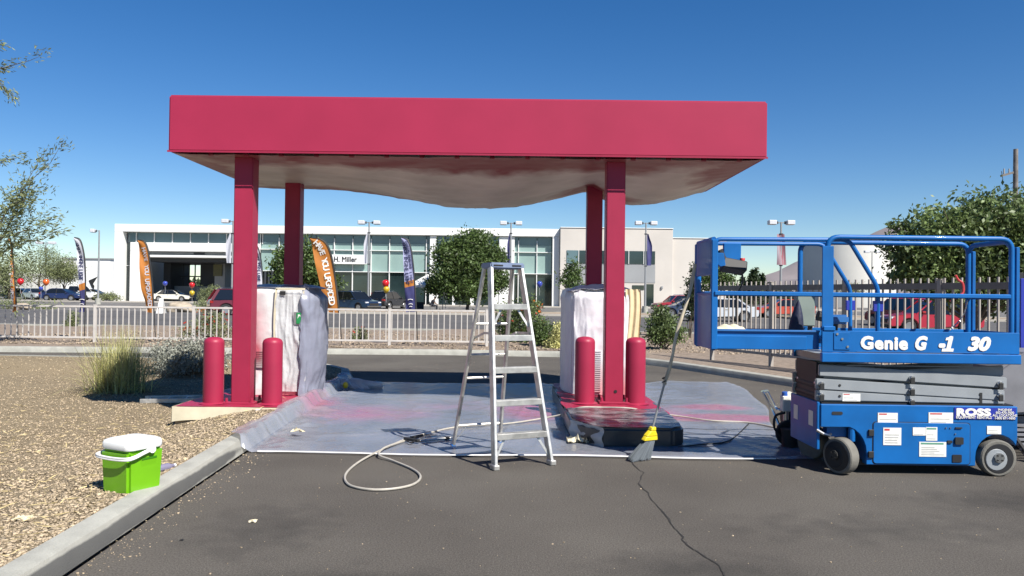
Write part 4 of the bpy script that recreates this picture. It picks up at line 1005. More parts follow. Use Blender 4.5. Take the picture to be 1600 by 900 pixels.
part('pump_head', MB().box(*[f for f in (S(1231, 0, 8.7).x-.03, S(1231, 0, 8.7).x+.06, 8.66, 8.76, .38, .55)]), m_sticker, sp, True, .008)
for px, y in ((1232, 8.66), (1246, 9.0)):
    w = part('wheel', MB().lathe([(.13, -.03), (.14, -.02), (.14, .02), (.13, .03)], (S(px, 690, y).x, y, .15), 20, 'y'), m_black, sp, True)
    part('wheel_hub', MB().lathe([(.05, -.036), (.05, .036)], (S(px, 690, y).x, y, .15), 12, 'y'), m_grey, w, True)
part('siphon_hose', MB().tube(smooth_path([S(1226, 645, 8.68), S(1212, 650, 8.62), S(1210, 668, 8.6), S(1222, 684, 8.6)]), .014, 7), m_ktxt, sp, True)
part('paint_pail', MB().lathe([(.09, .01), (.10, .20), (.106, .20), (.106, .215)], (2.98, 8.55, 0), 20), m_black, sp, True)

# ================================================================== TRAILER AT THE RIGHT EDGE
tr = thing('trailer', 'grey equipment trailer with dark blue side board behind the lift at right edge', 'trailer', (5.75, 8.7, 0))
part('fender', MB().prism([(-.76, .42), (-.70, .9), (-.45, 1.08), (.8, 1.08), (.8, .5), (-.6, .42)], -.4, .5), m_trailer, tr, bevel=.03, seg=2)
part('side_board', MB().box(.13, 1.6, .55, .60, .95, 1.88), m_sign, tr, bevel=.004)
front_text('lettering', 'INC', .16, (.17, .546, 1.42), m_ltxt, tr, .003)
part('stake_post', MB().box(.14, .20, .605, .66, .3, 1.95), m_dark, tr, bevel=.004)
for i in range(7): part('ramp_bar', MB().box(-.60, .6, -.35-i*.055, -.32-i*.055, .30-i*.04, .325-i*.04), m_trailer, tr)
part('ramp_rail', MB().beam((-.58, -.28, .34), (-.58, -.75, .02), .03, .05), m_dark, tr)
part('deck', MB().box(-.6, 2.5, -.28, 1.2, .32, .40), m_trailer, tr)
w = part('wheel', MB().lathe([(.28, -.09), (.31, -.06), (.31, .06), (.28, .09)], (.3, -.42, .31), 24, 'y'), m_black, tr)
part('rim', MB().lathe([(.17, -.096), (.17, -.085)], (.3, -.42, .31), 18, 'y'), m_lamp, w)
part('data_plate', MB().box(-.752, -.66, -.405, -.400, .62, .75), m_sticker, tr)

# ================================================================== LADDER SECTION LYING IN THE SHADE
yl = gp(278, 604, -.12)
yl = Vector((-5.1, 13.1, 0)); zl = grav_z(yl.x, yl.y)+.05
ll = thing('ladder_section', 'ladder section lying on the gravel in the canopy shade behind the left bollards', 'ladder', (yl.x, yl.y, zl), R(14))
for s in (-1, 1): part('rail', MB().box(-.95, .95, s*.2-.015, s*.2+.015, -.035, .035), m_alu, ll, bevel=.003)
for i in range(7): part('rung', MB().cyl((-.85+i*.28, -.2, 0), (-.85+i*.28, .2, 0), .016, n=8), m_alu, ll)

# ================================================================== LITTER
def bottle(name, p, col, label, rz):
    t = thing(name, label, 'bottle', p, rz)
    part('bottle_body', MB().tube([(-.09, 0, .033), (-.085, 0, .033), (.04, 0, .033), (.075, 0, .033), (.10, 0, .033)], [.02, .032, .033, .018, .013], 10), mat(name+'_plastic', col, .2, var=.1), t)
    part('bottle_cap', MB().cyl((.10, 0, .033), (.118, 0, .033), .015, n=8), m_lid, t)
p = gp(291, 570, -.05); p.z = grav_z(p.x, p.y); bottle('drink_bottle', p, (.22, .27, .36), 'crushed bluish bottle on the gravel below the silver bush', .6)
p = gp(257, 737, .10); bottle('drink_bottle', p, (.30, .28, .40), 'small purple tinted bottle between the cooler and the kerb', 1.2)
p = gp(687, 551, .0); bottle('drink_bottle', p, (.08, .16, .50), 'blue bottle lying at the foot of the far kerb', .1)
def scrap(px, py, z, s, label, m=m_tape):
    p = gp(px, py, z); k = px*.37
    mb = MB().grid(lambda u, v: (p.x+(u-.5)*s*2.2*(1-.4*v)+s*noise.noise(Vector((u*3, v*3, k))), p.y+(v-.5)*s*1.5+s*.6*noise.noise(Vector((u*3, v*3, k+4))), p.z+.004+s*.9*abs(noise.noise(Vector((u*2.5, v*2.5, k+2))))), 6, 5)
    single('paper_scrap', mb, m, label, 'litter', p)
scrap(395, 816, 0, .03, 'pale scrap on open asphalt left of the hose loop', m_tape)
scrap(43, 812, .09, .06, 'pale torn scrap on the gravel near the left picture edge', m_tape)
scrap(284, 722, .10, .05, 'brown leaf scrap on the gravel above the kerb near the cooler', m_paper)
scrap(284, 845, 0, .012, 'tiny dark scrap on the asphalt just right of the kerb', m_ktxt)
scrap(372, 722, 0, .02, 'pale crumb of tape on asphalt below the sheet corner', m_tape)
scrap(466, 675, .08, .07, 'crumpled tan tape wad on the sheet beside the left pad', m_tape)

# ================================================================== FENCES
def picket_mesh(h0, h1, w): return MB().box(-w/2, w/2, -w/2, w/2, h0, h1).mesh('picket', smooth=0)
fn = thing('fence', 'low pale metal picket fence along the street bank behind the canopy', 'fence', (-8, 22.9, .15))
def fence_xy(t, A, B): return (lerp(A[0], B[0], t), lerp(A[1], B[1], t))
def build_fence(root, A, B, zb, h0, h1, sp, pm, post_every, m, rail_h=(0.05, .05), top_m=None, poke=0, first_post=0.0, ground=lambda x, y: 0):
    L = math.hypot(B[0]-A[0], B[1]-A[1]); n = int(L/sp); ang = math.atan2(B[1]-A[1], B[0]-A[0]); o = root.location
    for i in range(n+1):
        x, y = fence_xy(i*sp/L, A, B); p = link('picket', pm, m, root); p.location = (x-o.x, y-o.y, zb-o.z); p.rotation_euler = (0, 0, ang)
    k = int((L-first_post)/post_every)
    pmesh = MB().box(-.038, .038, -.038, .038, -.3, h1+.03+poke).box(-.045, .045, -.045, .045, h1+.03+poke, h1+.045+poke).mesh('post', smooth=0)
    for i in range(k+1):
        x, y = fence_xy((first_post+i*post_every)/L, A, B); p = link('post', pmesh, m, root); p.location = (x-o.x, y-o.y, zb-o.z); p.rotation_euler = (0, 0, ang)
    a = Vector((A[0], A[1], zb)); b = Vector((B[0], B[1], zb))
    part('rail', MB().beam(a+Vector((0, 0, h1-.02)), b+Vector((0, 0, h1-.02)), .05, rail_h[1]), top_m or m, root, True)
    part('rail', MB().beam(a+Vector((0, 0, h0+.02)), b+Vector((0, 0, h0+.02)), .045, rail_h[0]), m, root, True)
build_fence(fn, (-17.5, 22.7), (-.62, 23.05), .16, .09, 1.02, .168, picket_mesh(.10, 1.0, .026), 2.82, m_fence, first_post=2.6)
fr = thing('fence', 'taller taupe picket fence on the right bank behind the blue lift', 'fence', (6.2, 15.2, .14))
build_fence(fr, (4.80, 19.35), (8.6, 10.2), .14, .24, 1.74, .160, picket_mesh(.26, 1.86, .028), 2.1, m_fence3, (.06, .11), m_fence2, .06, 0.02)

# ================================================================== FEATHER FLAGS
def flag(label, base, pole_pts, left_pts, zones, text=None, tsize=.2, tmat=None, t0=.12, t1=.8, thick=.014, tx=.5, group=None, text2=None):
    # pole_pts / left_pts: (x, z) from the bottom of the cloth to its tip; cloth hangs between both curves
    t = thing('feather_flag', label, 'flag', base, 0, 'feather flags along the street')
    def curve(P, s):
        Ls = [0]
        for a, b in zip(P, P[1:]): Ls.append(Ls[-1]+math.hypot(b[0]-a[0], b[1]-a[1]))
        d = s*Ls[-1]
        for i in range(len(P)-1):
            if d <= Ls[i+1] or i == len(P)-2:
                f = (d-Ls[i])/(Ls[i+1]-Ls[i]); return Vector((lerp(P[i][0], P[i+1][0], f), 0, lerp(P[i][1], P[i+1][1], f)))
    PP = [(q.x, q.z) for q in smooth_path([(x, 0, z) for x, z in pole_pts[1:]], 5)]
    LP = [(q.x, q.z) for q in smooth_path([(x, 0, z) for x, z in left_pts], 5)]
    def surf(u, v):
        a = curve(PP, v); b = curve(LP, v); p = b.lerp(a, u); w = (1-u)
        p.y = .05*math.sin(v*9+u*3)*w+.03*math.sin(u*7+v*15)*w*(1-.6*v); return p
    part('pole', MB().tube([(pole_pts[0][0]+.01, 0, -.15)]+[(x, 0, z) for x, z in PP], thick, 8), m_ktxt, t)
    for (v0, v1, m) in zones:
        part('cloth', MB().grid(lambda u, v: surf(u, lerp(v0, v1, v)), 12, max(3, int(40*(v1-v0)))), m, t, smooth=1.5)
    part('sleeve', MB().grid(lambda u, v: surf(.94+u*.08, .02+.97*v)+Vector((0, -.022+.01*u, 0)), 2, 40), m_ktxt if zones[-1][2] != m_orange else m_ktxt, t)
    if zones[0][2] is m_purple:
        for v, rr in ((.17, .075), (.115, .06), (.085, .04)):
            c = surf(.5, v)+Vector((0, -.03, 0)); part('foot_mark', MB().tube([(c.x+rr*math.cos(R(a)), c.y, c.z+rr*.42*math.sin(R(a))) for a in range(10, 171, 20)], .011, 5), m_ltxt, t)
    for txt, txx, ts in ([(text, tx, tsize)] if text else [])+([text2] if text2 else []):
        n = len(txt); mats_ = []
        for i, ch in enumerate(txt):
            if ch == ' ': continue
            v = lerp(1-t0, 1-t1, (i+.5)/n); p = surf(txx, v); q = surf(txx, v-.02); e = surf(min(1, txx+.05), v)
            dwn = (q-p).normalized(); right = (e-p).normalized(); right = (right-dwn*right.dot(dwn)).normalized()
            me = text_mesh(ch, ts, ts*.025, 0, .001, 'CENTER'); k = len(me.vertices); co = np.zeros(k*3); me.vertices.foreach_get('co', co); co = co.reshape(-1, 3)
            W_ = np.array([tuple(p+dwn*(x)+right*(y-ts*.35)+Vector((0, -.02+zc, 0))) for x, y, zc in co])
            me.vertices.foreach_set('co', W_.ravel()); me.update(); link('letter', me, tmat, t)
    return t
def fl_px(pts, bx, by, base, Y=None):
    Y = Y or base.y; out = []
    for px, py in pts: q = dp(px, py, Y); out.append((q.x-base.x, q.z-base.z))
    return out
def flag_at(label, bpx, bpy, pole, left, zones, **k):
    Y = 24.0; b = dp(bpx, bpy, Y); b.z = .14
    return flag(label, b, fl_px(pole, 0, 0, b), fl_px(left, 0, 0, b), zones, **k)
flag_at('orange feather flag with HAVE YOU UPGRADED lettering between the left posts and the ladder', 534, 537,
        [(534, 537), (531, 492), (526, 445), (519, 402), (511, 381), (500, 373), (485, 372)], [(511, 490), (505, 465), (497, 430), (490, 400), (486, 380), (484, 373)],
        [(0.02, .999, m_orange)], text='HAVE YOU UPGRADED', tsize=.25, tmat=m_ltxt, t0=.10, t1=.88, tx=.55)
# the pole part of that flag below the cloth is bare: cloth curves start at its hem
flag_at('wide orange feather flag with white lettering in front of the left end of the showroom', 243, 543,
        [(243, 543), (241, 492), (239, 450), (236, 420), (232, 391), (226, 377), (216, 375)], [(228, 490), (225, 470), (221, 450), (219, 425), (217, 398), (215, 377)],
        [(0.02, .999, m_orange)], text='HAVE YOU UPGRADED', tsize=.17, tmat=m_flagw, t0=.14, t1=.90, tx=.62)
flag_at('white feather flag with purple foot left of the showroom', 131, 535,
        [(131, 535), (133, 490), (134, 450), (133, 410), (130, 388), (125, 374), (116, 371)], [(123, 490), (124, 460), (123, 430), (120, 400), (117, 385), (115, 373)],
        [(0.02, .30, m_purple), (.30, .385, m_orange), (.385, .999, m_flagw)], text='CHECK ENGINE LIGHT', tsize=.16, tmat=m_dtxt, t0=.10, t1=.56, tx=.42)
flag_at('lavender feather flag with purple foot and orange stripe between the ladder and orange flag', 652, 537,
        [(652, 537), (651, 490), (648, 435), (644, 397), (640, 380), (635, 373), (627, 371)], [(634, 490), (633, 465), (632, 435), (630, 405), (629, 388), (627, 373)],
        [(0.02, .345, m_purple), (.345, .42, m_orange), (.42, .999, m_lav)], text='CHECK ENGINE LIGHT', tsize=.15, tmat=m_dtxt, t0=.08, t1=.62, tx=.30, text2=('CHECK ENGINE LIGHT', .68, .10))
flag_at('narrow white feather flag half hidden behind the left front canopy post', 413, 540,
        [(413, 540), (412, 480), (411, 440), (409, 412), (406, 396), (403, 386), (399, 384)], [(401, 470), (400, 440), (400, 420), (400, 400), (399, 392), (398, 386)],
        [(.02, .999, m_flagw)], text='CHECK ENGINE LIGHT', tsize=.12, tmat=m_dtxt, t0=.14, t1=.6, tx=.5)
flag_at('narrow orange feather flag seen almost edge on near the left picture edge', 28, 538,
        [(28, 538), (27, 490), (24, 450), (22, 420), (20, 395), (17, 375), (14, 372)], [(19, 490), (18, 460), (17, 435), (16, 410), (15, 390), (13, 374)],
        [(.02, .999, m_orange)], text='HAVE YOU UPGRADED', tsize=.12, tmat=m_flagw, t0=.35, t1=.95, tx=.3)

# ================================================================== LAMP POSTS
def lamp_post(px, ytop, Y, label, heads=2, hw=.62, banner=None, bl=None, gz=None, by=(0, 0), bw=.3):
    b = dp(px, 480, Y); b.z = far_z(Y) if gz is None else gz
    top = dp(px, ytop, Y).z-b.z
    t = thing('lamp_post', label, 'street lamp', b, 0, 'lamp posts of the dealership lot')
    part('post', MB().tube([(0, 0, -.2), (0, 0, top*.6), (0, 0, top)], [.11, .085, .07], 10), m_pole, t)
    part('foot', MB().cyl((0, 0, -.1), (0, 0, .6), .28, n=14), m_conc, t)
    for s in ((-1, 1) if heads == 2 else (-1,)):
        part('arm', MB().cyl((0, 0, top-.05), (s*.5, 0, top-.05), .04, n=6), m_pole, t)
        part('lamp_head', MB().box(*sorted((s*.42, s*(.42+hw))), -.3, .3, top-.22, top+.14), m_lamp, t, bevel=.04)
        part('sensor', MB().cyl((s*.30, 0, top-.16), (s*.30, 0, top+.06), .06, n=8), m_dark, t)
    if banner:
        z0, z1 = (dp(px, by[1], Y).z-b.z, dp(px, by[0], Y).z-b.z); sd = 1 if bw > 0 else -1; bw = abs(bw)
        bn = thing('pole_banner', bl, 'banner', b+Vector((0, 0, z0)), 0, 'cloth banners on the lamp posts'); hh_ = z1-z0
        part('cloth', MB().grid(lambda u, v: (sd*(.09+u*bw*(1+.25*math.sin(math.pi*v))*(.35+.65*sstep(1.05, .6, v)) if banner is not m_flagus else .09*sd*0+u*bw*(1.1-.3*v)-.5*bw), -.10-.06*math.sin(u*5+v*3), hh_*v), 10, 24), banner, bn, smooth=1.5)
        part('bracket', MB().box(-.14, .14, -.1, .1, hh_-.02, hh_+.06), m_dark, bn); part('bracket', MB().box(-.12, .12, -.1, .1, -.08, 0), m_dark, bn)
    return t
m_flagus = mat('flag_red_stripes', (.42, .10, .13), .7, var=.5, vscale=1.2, stretch=(9, 9, .3), vcol=(.50, .47, .52), trans=.2)
lamp_post(362, 345, 75, 'twin head lamp post mostly hidden by the left front canopy post', 2, .62, m_flagw, 'white banner on the lamp post beside the left front canopy post', by=(365, 411), bw=-.42)
lamp_post(575, 347, 75, 'twin head lamp post standing right of the dealer name sign', 2, .62, m_flagw, 'white banner on the lamp post right of the dealer name sign', by=(364, 412), bw=-.30)
lamp_post(797, 348, 75, 'twin head lamp post standing behind the ladder', 2, .62, m_purple, 'purple banner on the lamp post behind the ladder', by=(365, 411), bw=-.20)
lamp_post(1008, 348, 75, 'twin head lamp post in front of the beige showroom wing', 2, .62, m_purple, 'purple banner on the lamp post before the beige wing', by=(366, 415), bw=.40)
lamp_post(1219.5, 347, 64, 'twin head lamp post rising behind the top rail of the blue lift', 2, .62, m_flagus, 'red striped banner on the lamp post behind the blue lift', by=(366, 414), bw=.72)
lamp_post(153, 360, 80, 'single head lamp post left of the white showroom frame', 1, .40)
lamp_post(70, 379, 110, 'far twin head lamp post above the pale green trees on the left', 2, .9)
lamp_post(1362, 393, 125, 'small far twin head lamp post before the white tank', 2, .8)

# ================================================================== SHOWROOM BUILDING
BY_, BZ = 95.0, far_z(95)
B = thing('showroom', 'long white framed glass car showroom with a beige right wing', 'building', (-20, BY_, BZ))
def bx(px): return dp(px, 455+(px-200)*.0122, BY_).x
def bz_(py, px=500): return dp(px, py+(px-500)*.0122, BY_).z            # py measured at the px=500 column
def slab(name, px0, px1, py0, py1, d0, d1, m, parent=B, bevel=.03): 
    return part(name, MB().box(bx(px0), bx(px1), BY_+d0, BY_+d1, BZ-.2 if py1 is None else bz_(py1), bz_(py0)), m, parent, True, bevel)
slab('roof_beam', 181, 873, 354.2, 366, -.6, 13, m_bwhite)
slab('frame_pier', 181, 194, 366.2, None, -.6, 13, m_bwhite)
slab('frame_pier', 862, 873, 366.2, None, -.6, 13, m_bwhite)
slab('inner_roof', 240, 855, 352.5, 354.0, 2, 12, m_bgrey)
for px in (300, 480, 710): slab('roof_unit', px, px+4, 350.5, 352.4, 5, 7, m_lamp)
slab('floor_block', 410, 862, 366.2, 384, 1.2, 1.4, m_bdark)
# clerestory panes, left part
def pane(px0, px1, py0, py1, m, d=.35, fr=m_bwhite, parent=B):
    w = slab('window', px0, px1, py0, py1, d, d+.12, m, parent, 0)
    return w
xs_ = [196]+[210+28.3*i for i in range(8)]+[405]
for a, b in zip(xs_, xs_[1:]):
    pane(a+.5, b-.5, 366.4, 382, m_glassU); slab('mullion', b-.55, b+.55, 366.4, 382, .2, .34, m_bwhite, bevel=0)
slab('canopy_band', 204, 405, 382.2, 395.5, -.3, 6, m_bwhite)
slab('soffit_recess', 206, 405, 395.7, 401.5, .6, 6, m_bgrey, bevel=0)
slab('canopy_lip', 222, 405, 401.6, 405, -.35, 6, m_bwhite)
slab('brand_strip', 299, 316, 396.5, 399.5, .5, .58, m_bdark, bevel=0)
slab('porch_pier', 204, 220, 395.6, None, -.3, 2.5, m_bwhite)
slab('porch_pier', 361.5, 366.5, 405.2, None, -.2, .9, m_tank)
for a, b in ((382.3, 418), (418.6, 474)): pane(195, 203.4, a, b, m_glassD, .4)
slab('mullion', 195, 203.5, 418, 418.6, .3, .39, m_bwhite, bevel=0)
# inside of the drive-through porch
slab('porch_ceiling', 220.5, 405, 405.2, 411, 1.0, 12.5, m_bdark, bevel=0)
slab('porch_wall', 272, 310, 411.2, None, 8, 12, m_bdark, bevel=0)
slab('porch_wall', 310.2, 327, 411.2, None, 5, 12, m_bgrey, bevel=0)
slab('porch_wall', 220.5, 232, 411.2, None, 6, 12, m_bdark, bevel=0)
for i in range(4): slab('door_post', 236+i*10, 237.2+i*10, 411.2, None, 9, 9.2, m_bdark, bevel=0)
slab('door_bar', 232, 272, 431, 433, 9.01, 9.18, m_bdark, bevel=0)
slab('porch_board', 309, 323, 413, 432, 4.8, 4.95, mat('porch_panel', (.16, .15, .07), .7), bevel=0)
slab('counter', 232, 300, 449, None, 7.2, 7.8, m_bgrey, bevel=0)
# glass wall, right part
cols = [405.5+28.85*i for i in range(17)]; cols = [c for c in cols if c < 860]+[861.5]
for i, (a, b) in enumerate(zip(cols, cols[1:])):
    solid = 666 < (a+b)/2 < 690 or 780 < (a+b)/2 < 802
    pane(a+.5, b-.5, 366.4, 379, m_glassU); pane(a+.5, b-.5, 379.3, 389.6, m_glassM); pane(a+.5, b-.5, 390.8, 423.2, m_glassM)
    pane(a+.5, b-.5, 424.4, 474, m_glassD)
for b in cols[1:-1]:
    slab('mullion', b-.55, b+.55, 372, None, .1, .34, m_bwhite, bevel=0)
slab('transom', 405.5, 861.5, 389.7, 390.7, .05, .33, m_bwhite, bevel=0)
slab('transom', 405.5, 861.5, 423.3, 424.3, .05, .33, m_bwhite, bevel=0)
slab('back_wall', 405.5, 861.5, 366.6, None, 3, 3.3, m_bdark, bevel=0)
slab('white_pier', 671, 681, 366.3, None, -.3, .34, m_bwhite); slab('white_pier', 779, 803, 366.3, None, -.3, .34, m_bwhite)
slab('low_wall', 681.2, 778.8, 445, None, -.2, .04, m_bwhite)
for a, b in ((686, 707), (712, 735), (741, 766)): pane(a, b, 457, 474, m_glassD, -.26)
slab('entry_wall', 366.7, 398, 424.5, None, -.05, .15, m_bdark, bevel=0)
for i in range(7): slab('louver', 402+i*5.5, 404.6+i*5.5, 425, 470, -.1, .06, m_bdark, bevel=0)
# dealer name sign and round emblem
sgn = slab('name_sign', 501, 572.5, 397.8, 412.4, -.45, .0, m_bwhite)
front_text('lettering', 'H. Miller', .86, (bx(522)-B.location.x, -.47, bz_(408.6)-BZ), m_ktxt, sgn, .012, width=bx(557.5)-bx(522), extrude=.02)
sl = Vector((bx(787.5), BY_-.42, bz_(404.5, 787)))
em = part('round_emblem', MB().tube([(sl.x+.62*math.cos(R(a)), sl.y, sl.z+.70*math.sin(R(a))) for a in range(0, 360, 12)], .075, 6, closed=True), m_pole, B, True)
for pts in ([(-.30, .55), (-.08, .05), (.0, .18), (.08, .05), (.30, .55)], [(-.52, .30), (-.24, -.52), (0, -.02), (.24, -.52), (.52, .30)]):
    part('emblem_stroke', MB().tube([(sl.x+x, sl.y, sl.z+z) for x, z in pts], .065, 6), m_pole, em, True)
# beige wing
slab('wing_wall', 873.4, 1047, 353.0, None, -1.4, 14, m_beige); slab('wing_coping', 873.2, 1047.4, 351.8, 353.0, -1.5, 14.1, m_bwhite)
slab('wing_wall', 1047.2, 1131, 366.8, None, -1.0, 14, m_beige); slab('wing_coping', 1047.5, 1131.3, 365.6, 366.8, -1.1, 14.1, m_bwhite)
wx = [883, 902, 919, 942, 960, 979, 1002, 1020]
for a, b in zip(wx, wx[1:]): pane(a+.4, b-.4, 387.5, 407.5, m_glassU if a < 900 else m_glassD, -1.46)
for b in wx[1:-1]: slab('mullion', b-.4, b+.4, 387.5, 407.5, -1.55, -1.41, m_bwhite, bevel=0)
slab('grey_panel', 883, 1020, 408.5, 436, -1.45, -1.38, m_bgrey, bevel=0)
for a, b in ((883, 905), (908, 940), (1004, 1018)): pane(a, b, 438, 472, m_glassD, -1.46)
for a, b in ((985, 1003),): pane(a, b, 440, 447, m_glassD, -1.46)
slab('wall_lamp', 1029, 1032, 441, 445, -1.6, -1.41, m_bgrey)
# smaller pale building on the far left with its dark hook mark
B2 = thing('side_building', 'plain pale building with a dark hook shaped mark far left behind the white flag', 'building', (-82, 140, .45))
p0, p1 = dp(96, 430, 140), dp(172, 430, 140)
part('wall', MB().box(p0.x, p1.x, 140, 158, .2, dp(140, 405, 140).z), m_bwhite, B2, True); part('coping', MB().box(p0.x-.2, p1.x+.2, 139.8, 158.2, dp(140, 405, 140).z, dp(140, 403, 140).z), m_bgrey, B2, True)
part('wall', MB().box(dp(-40, 430, 150).x, p0.x-.1, 150, 165, .2, dp(60, 428, 150).z), m_tank, B2, True)
part('hook_mark', MB().prism([(0, .2), (.55, -1.0), (.95, -1.35), (1.0, -.75), (.75, -.4), (1.55, .9)], 139.9, 139.97), m_ktxt, B2, label='dark hook mark on the pale wall')
hm = B2.children[-1]; off = dp(139, 440, 140)
hm = [c for c in B2.children if c.name.startswith('hook')][0]; hm.location = (off.x+82, -140, off.z-.45)
# white storage tank
tk0, tk1 = dp(1283, 420, 130), dp(1432, 420, 130); tr_ = (tk1.x-tk0.x)/2; tz = dp(1350, 374, 130).z
T = thing('storage_tank', 'large round white storage tank behind the blue lift rails', 'tank', ((tk0.x+tk1.x)/2, 130+tr_, .4))
part('shell', MB().lathe([(tr_, -.5), (tr_, tz-.6), (tr_*.995, tz-.45)], n=72), m_tank, T); part('roof', MB().lathe([(tr_*.99, tz-.45), (tr_*.6, tz-.1), (.1, tz+.1)], n=72), m_tank, T)
part('rim', MB().tube([(tr_*1.002*math.cos(R(a)), tr_*1.002*math.sin(R(a)), tz-.45) for a in range(0, 360, 5)], .08, 5, closed=True), m_lamp, T)

# ================================================================== VEHICLES
def car(label, cat, loc, rz, col, kind='sedan', group='cars parked on the dealership lot', name=None, plate=True):
    t = thing(name or 'parked_car', label, cat, loc, rz, group)
    pm = mat('car_paint', col, .3, var=.03, coat=.6)
    if kind == 'suv': L, Wd, H, zb, hood, x0, x1, x2, x3 = 4.6, 1.86, 1.66, .98, .98, -2.16, 1.0, -1.75, .22
    elif kind == 'pickup': L, Wd, H, zb, hood, x0, x1, x2, x3 = 5.5, 1.95, 1.80, 1.05, 1.08, -.75, 1.3, -.55, .70
    else: L, Wd, H, zb, hood, x0, x1, x2, x3 = 4.7, 1.80, 1.44, .90, .86, -1.75, 1.15, -1.05, .25
    h = L/2; ax1, ax2 = h-.92, -h+.95; wr = .34 if kind != 'sedan' else .315
    def archp(c): return [(c+(wr+.06)*math.cos(R(a)), wr+(wr+.05)*math.sin(R(a))) for a in range(0, 181, 20)]
    pr = [(h-.05, .30), (h, .45), (h-.02, .66), (h-.14, hood-.14), (x1+.05, hood+.02), (x1-.1, zb), (x0+.1, zb+.02), (-h+.08, zb if kind != 'sedan' else zb+.04), (-h, .80), (-h+.02, .42), (-h+.08, .30)]
    pr = pr+[(ax2-wr-.06, .25)]+archp(ax2)[::-1]+[(ax1-wr-.06, .22)]+archp(ax1)[::-1]
    mb = MB().prism(pr, -Wd/2, Wd/2)
    mb.v = [(x*(1) if 1 else x, y*(1-.10*sstep(h-.9, h, abs(x)))*(1-.05*sstep(.75, 1.1, z)), z) for x, y, z in mb.v]
    body = part('body', mb, pm, t, bevel=.05, seg=2)
    gb_, gt = zb-.01, H-.05; wb, wt = Wd/2-.06, Wd/2-.24
    gh = MB().add([(x0, -wb, gb_), (x1, -wb, gb_), (x1, wb, gb_), (x0, wb, gb_), (x2, -wt, gt), (x3, -wt, gt), (x3, wt, gt), (x2, wt, gt)], [(0, 1, 5, 4), (1, 2, 6, 5), (2, 3, 7, 6), (3, 0, 4, 7), (4, 5, 6, 7)])
    part('window_glass', gh, m_carglass, t)
    part('roof', MB().add([(x2-.08, -wt-.01, gt-.02), (x3+.06, -wt-.01, gt-.02), (x3+.06, wt+.01, gt-.02), (x2-.08, wt+.01, gt-.02), (x2+.08, -wt+.10, H), (x3-.22, -wt+.10, H), (x3-.22, wt-.10, H), (x2+.08, wt-.10, H)], [(0, 1, 5, 4), (1, 2, 6, 5), (2, 3, 7, 6), (3, 0, 4, 7), (4, 5, 6, 7), (3, 2, 1, 0)]), pm, t, bevel=.03, seg=2)
    for s in (-1, 1):
        for (xa, xb, w) in ((x1+.01, x3+.03, .06), (x0-.01, x2-.03, .16 if kind == 'suv' else .09), ((x0+x1)/2, (x2+x3)/2+.05, .07)):
            part('pillar', MB().beam((xa, s*(wb+.005), gb_-.02), (xb, s*(wt+.005), gt), w, .03, (0, 1, 0)), pm if xa != (x0+x1)/2 else m_ktxt, t)
        part('head_light', MB().box(h-.34, h-.06, *sorted((s*Wd*.27, s*Wd*.445)), hood-.30, hood-.17), m_headl, t, bevel=.03)
        part('tail_light', MB().box(-h+.0, -h+.22, *sorted((s*Wd*.30, s*Wd*.455)), .74, .93), m_taill, t, bevel=.02)
        part('door_mirror', MB().box(x1-.35, x1-.17, *sorted((s*(Wd/2-.04), s*(Wd/2+.14))), zb+.0, zb+.13), pm, t, bevel=.03)
        part('door_handle', MB().box(-.35, -.17, *sorted((s*(Wd/2-.02), s*(Wd/2+.012))), zb-.16, zb-.13), m_chrome, t)
        part('sill_trim', MB().box(ax2+wr+.08, ax1-wr-.08, *sorted((s*(Wd/2-.04), s*(Wd/2+.01))), .22, .30), m_ktxt if kind != 'suv' else m_chrome, t)
        for axx in (ax1, ax2):
            w = part('wheel', MB().lathe([(wr*.93, s*-.11), (wr, s*-.09), (wr, s*.09), (wr*.93, s*.11)], (axx, s*(Wd/2-.13), wr), 22, 'y'), m_black, t)
            part('rim', MB().lathe([(wr*.66, s*.108), (wr*.62, s*.125), (.05, s*.118)], (axx, s*(Wd/2-.13), wr), 18, 'y'), m_rim, w)
            part('wheel_well', MB().lathe([(wr+.05, -.12), (wr+.05, .10)], (axx, s*(Wd/2-.20), wr), 20, 'y'), m_dark, t)
    part('grille', MB().box(h-.07, h+.005, -Wd*.26, Wd*.26, .52, .70), m_ktxt, t); part('lower_grille', MB().box(h-.09, h+.0, -Wd*.36, Wd*.36, .30, .42), m_ktxt, t)
    part('bumper_trim', MB().box(h-.07, h+.012, -Wd*.38, Wd*.38, .43, .47), m_chrome, t)
    part('number_plate', MB().box(-h-.012, -h+.02, -.16, .16, .66, .78), m_sticker, t)
    if kind == 'pickup': part('bed_floor', MB().box(-h+.15, -.8, -Wd/2+.15, Wd/2-.15, zb-.05, zb+.04), m_ktxt, t)
    if kind == 'suv':
        for s in (-1, 1): part('roof_rail', MB().tube([(x2+.15, s*(wt-.06), H), (x2+.25, s*(wt-.06), H+.05), (x3-.35, s*(wt-.06), H+.05), (x3-.25, s*(wt-.06), H)], .02, 6), m_chrome, t)
    return t
def cp(px, py, dz=0):
    Y = 55
    for _ in range(8): p = gp(px, py, far_z(Y)+dz); Y = min(130, max(36, p.y))
    p.z = far_z(p.y); return p
car('dark blue crossover seen from its front right, parked right of the orange upgrade flag', 'car', cp(555, 486.5), R(-38), (.012, .028, .07), 'suv', name='parked_suv')
car('dark hatchback seen from behind with red tail lights beside the balloons', 'car', cp(608, 480), R(68), (.02, .02, .025), 'suv', name='parked_suv')
car('red car half hidden behind the dark blue crossover', 'car', cp(571, 475), R(160), (.42, .015, .02), 'sedan')
car('black car parked by the glass corner of the showroom right of the ladder', 'car', cp(858, 478), R(70), (.012, .012, .015), 'suv', name='parked_suv')
car('white sedan in front of the drive through porch', 'car', cp(270, 471), 0, (.72, .70, .62), 'sedan')
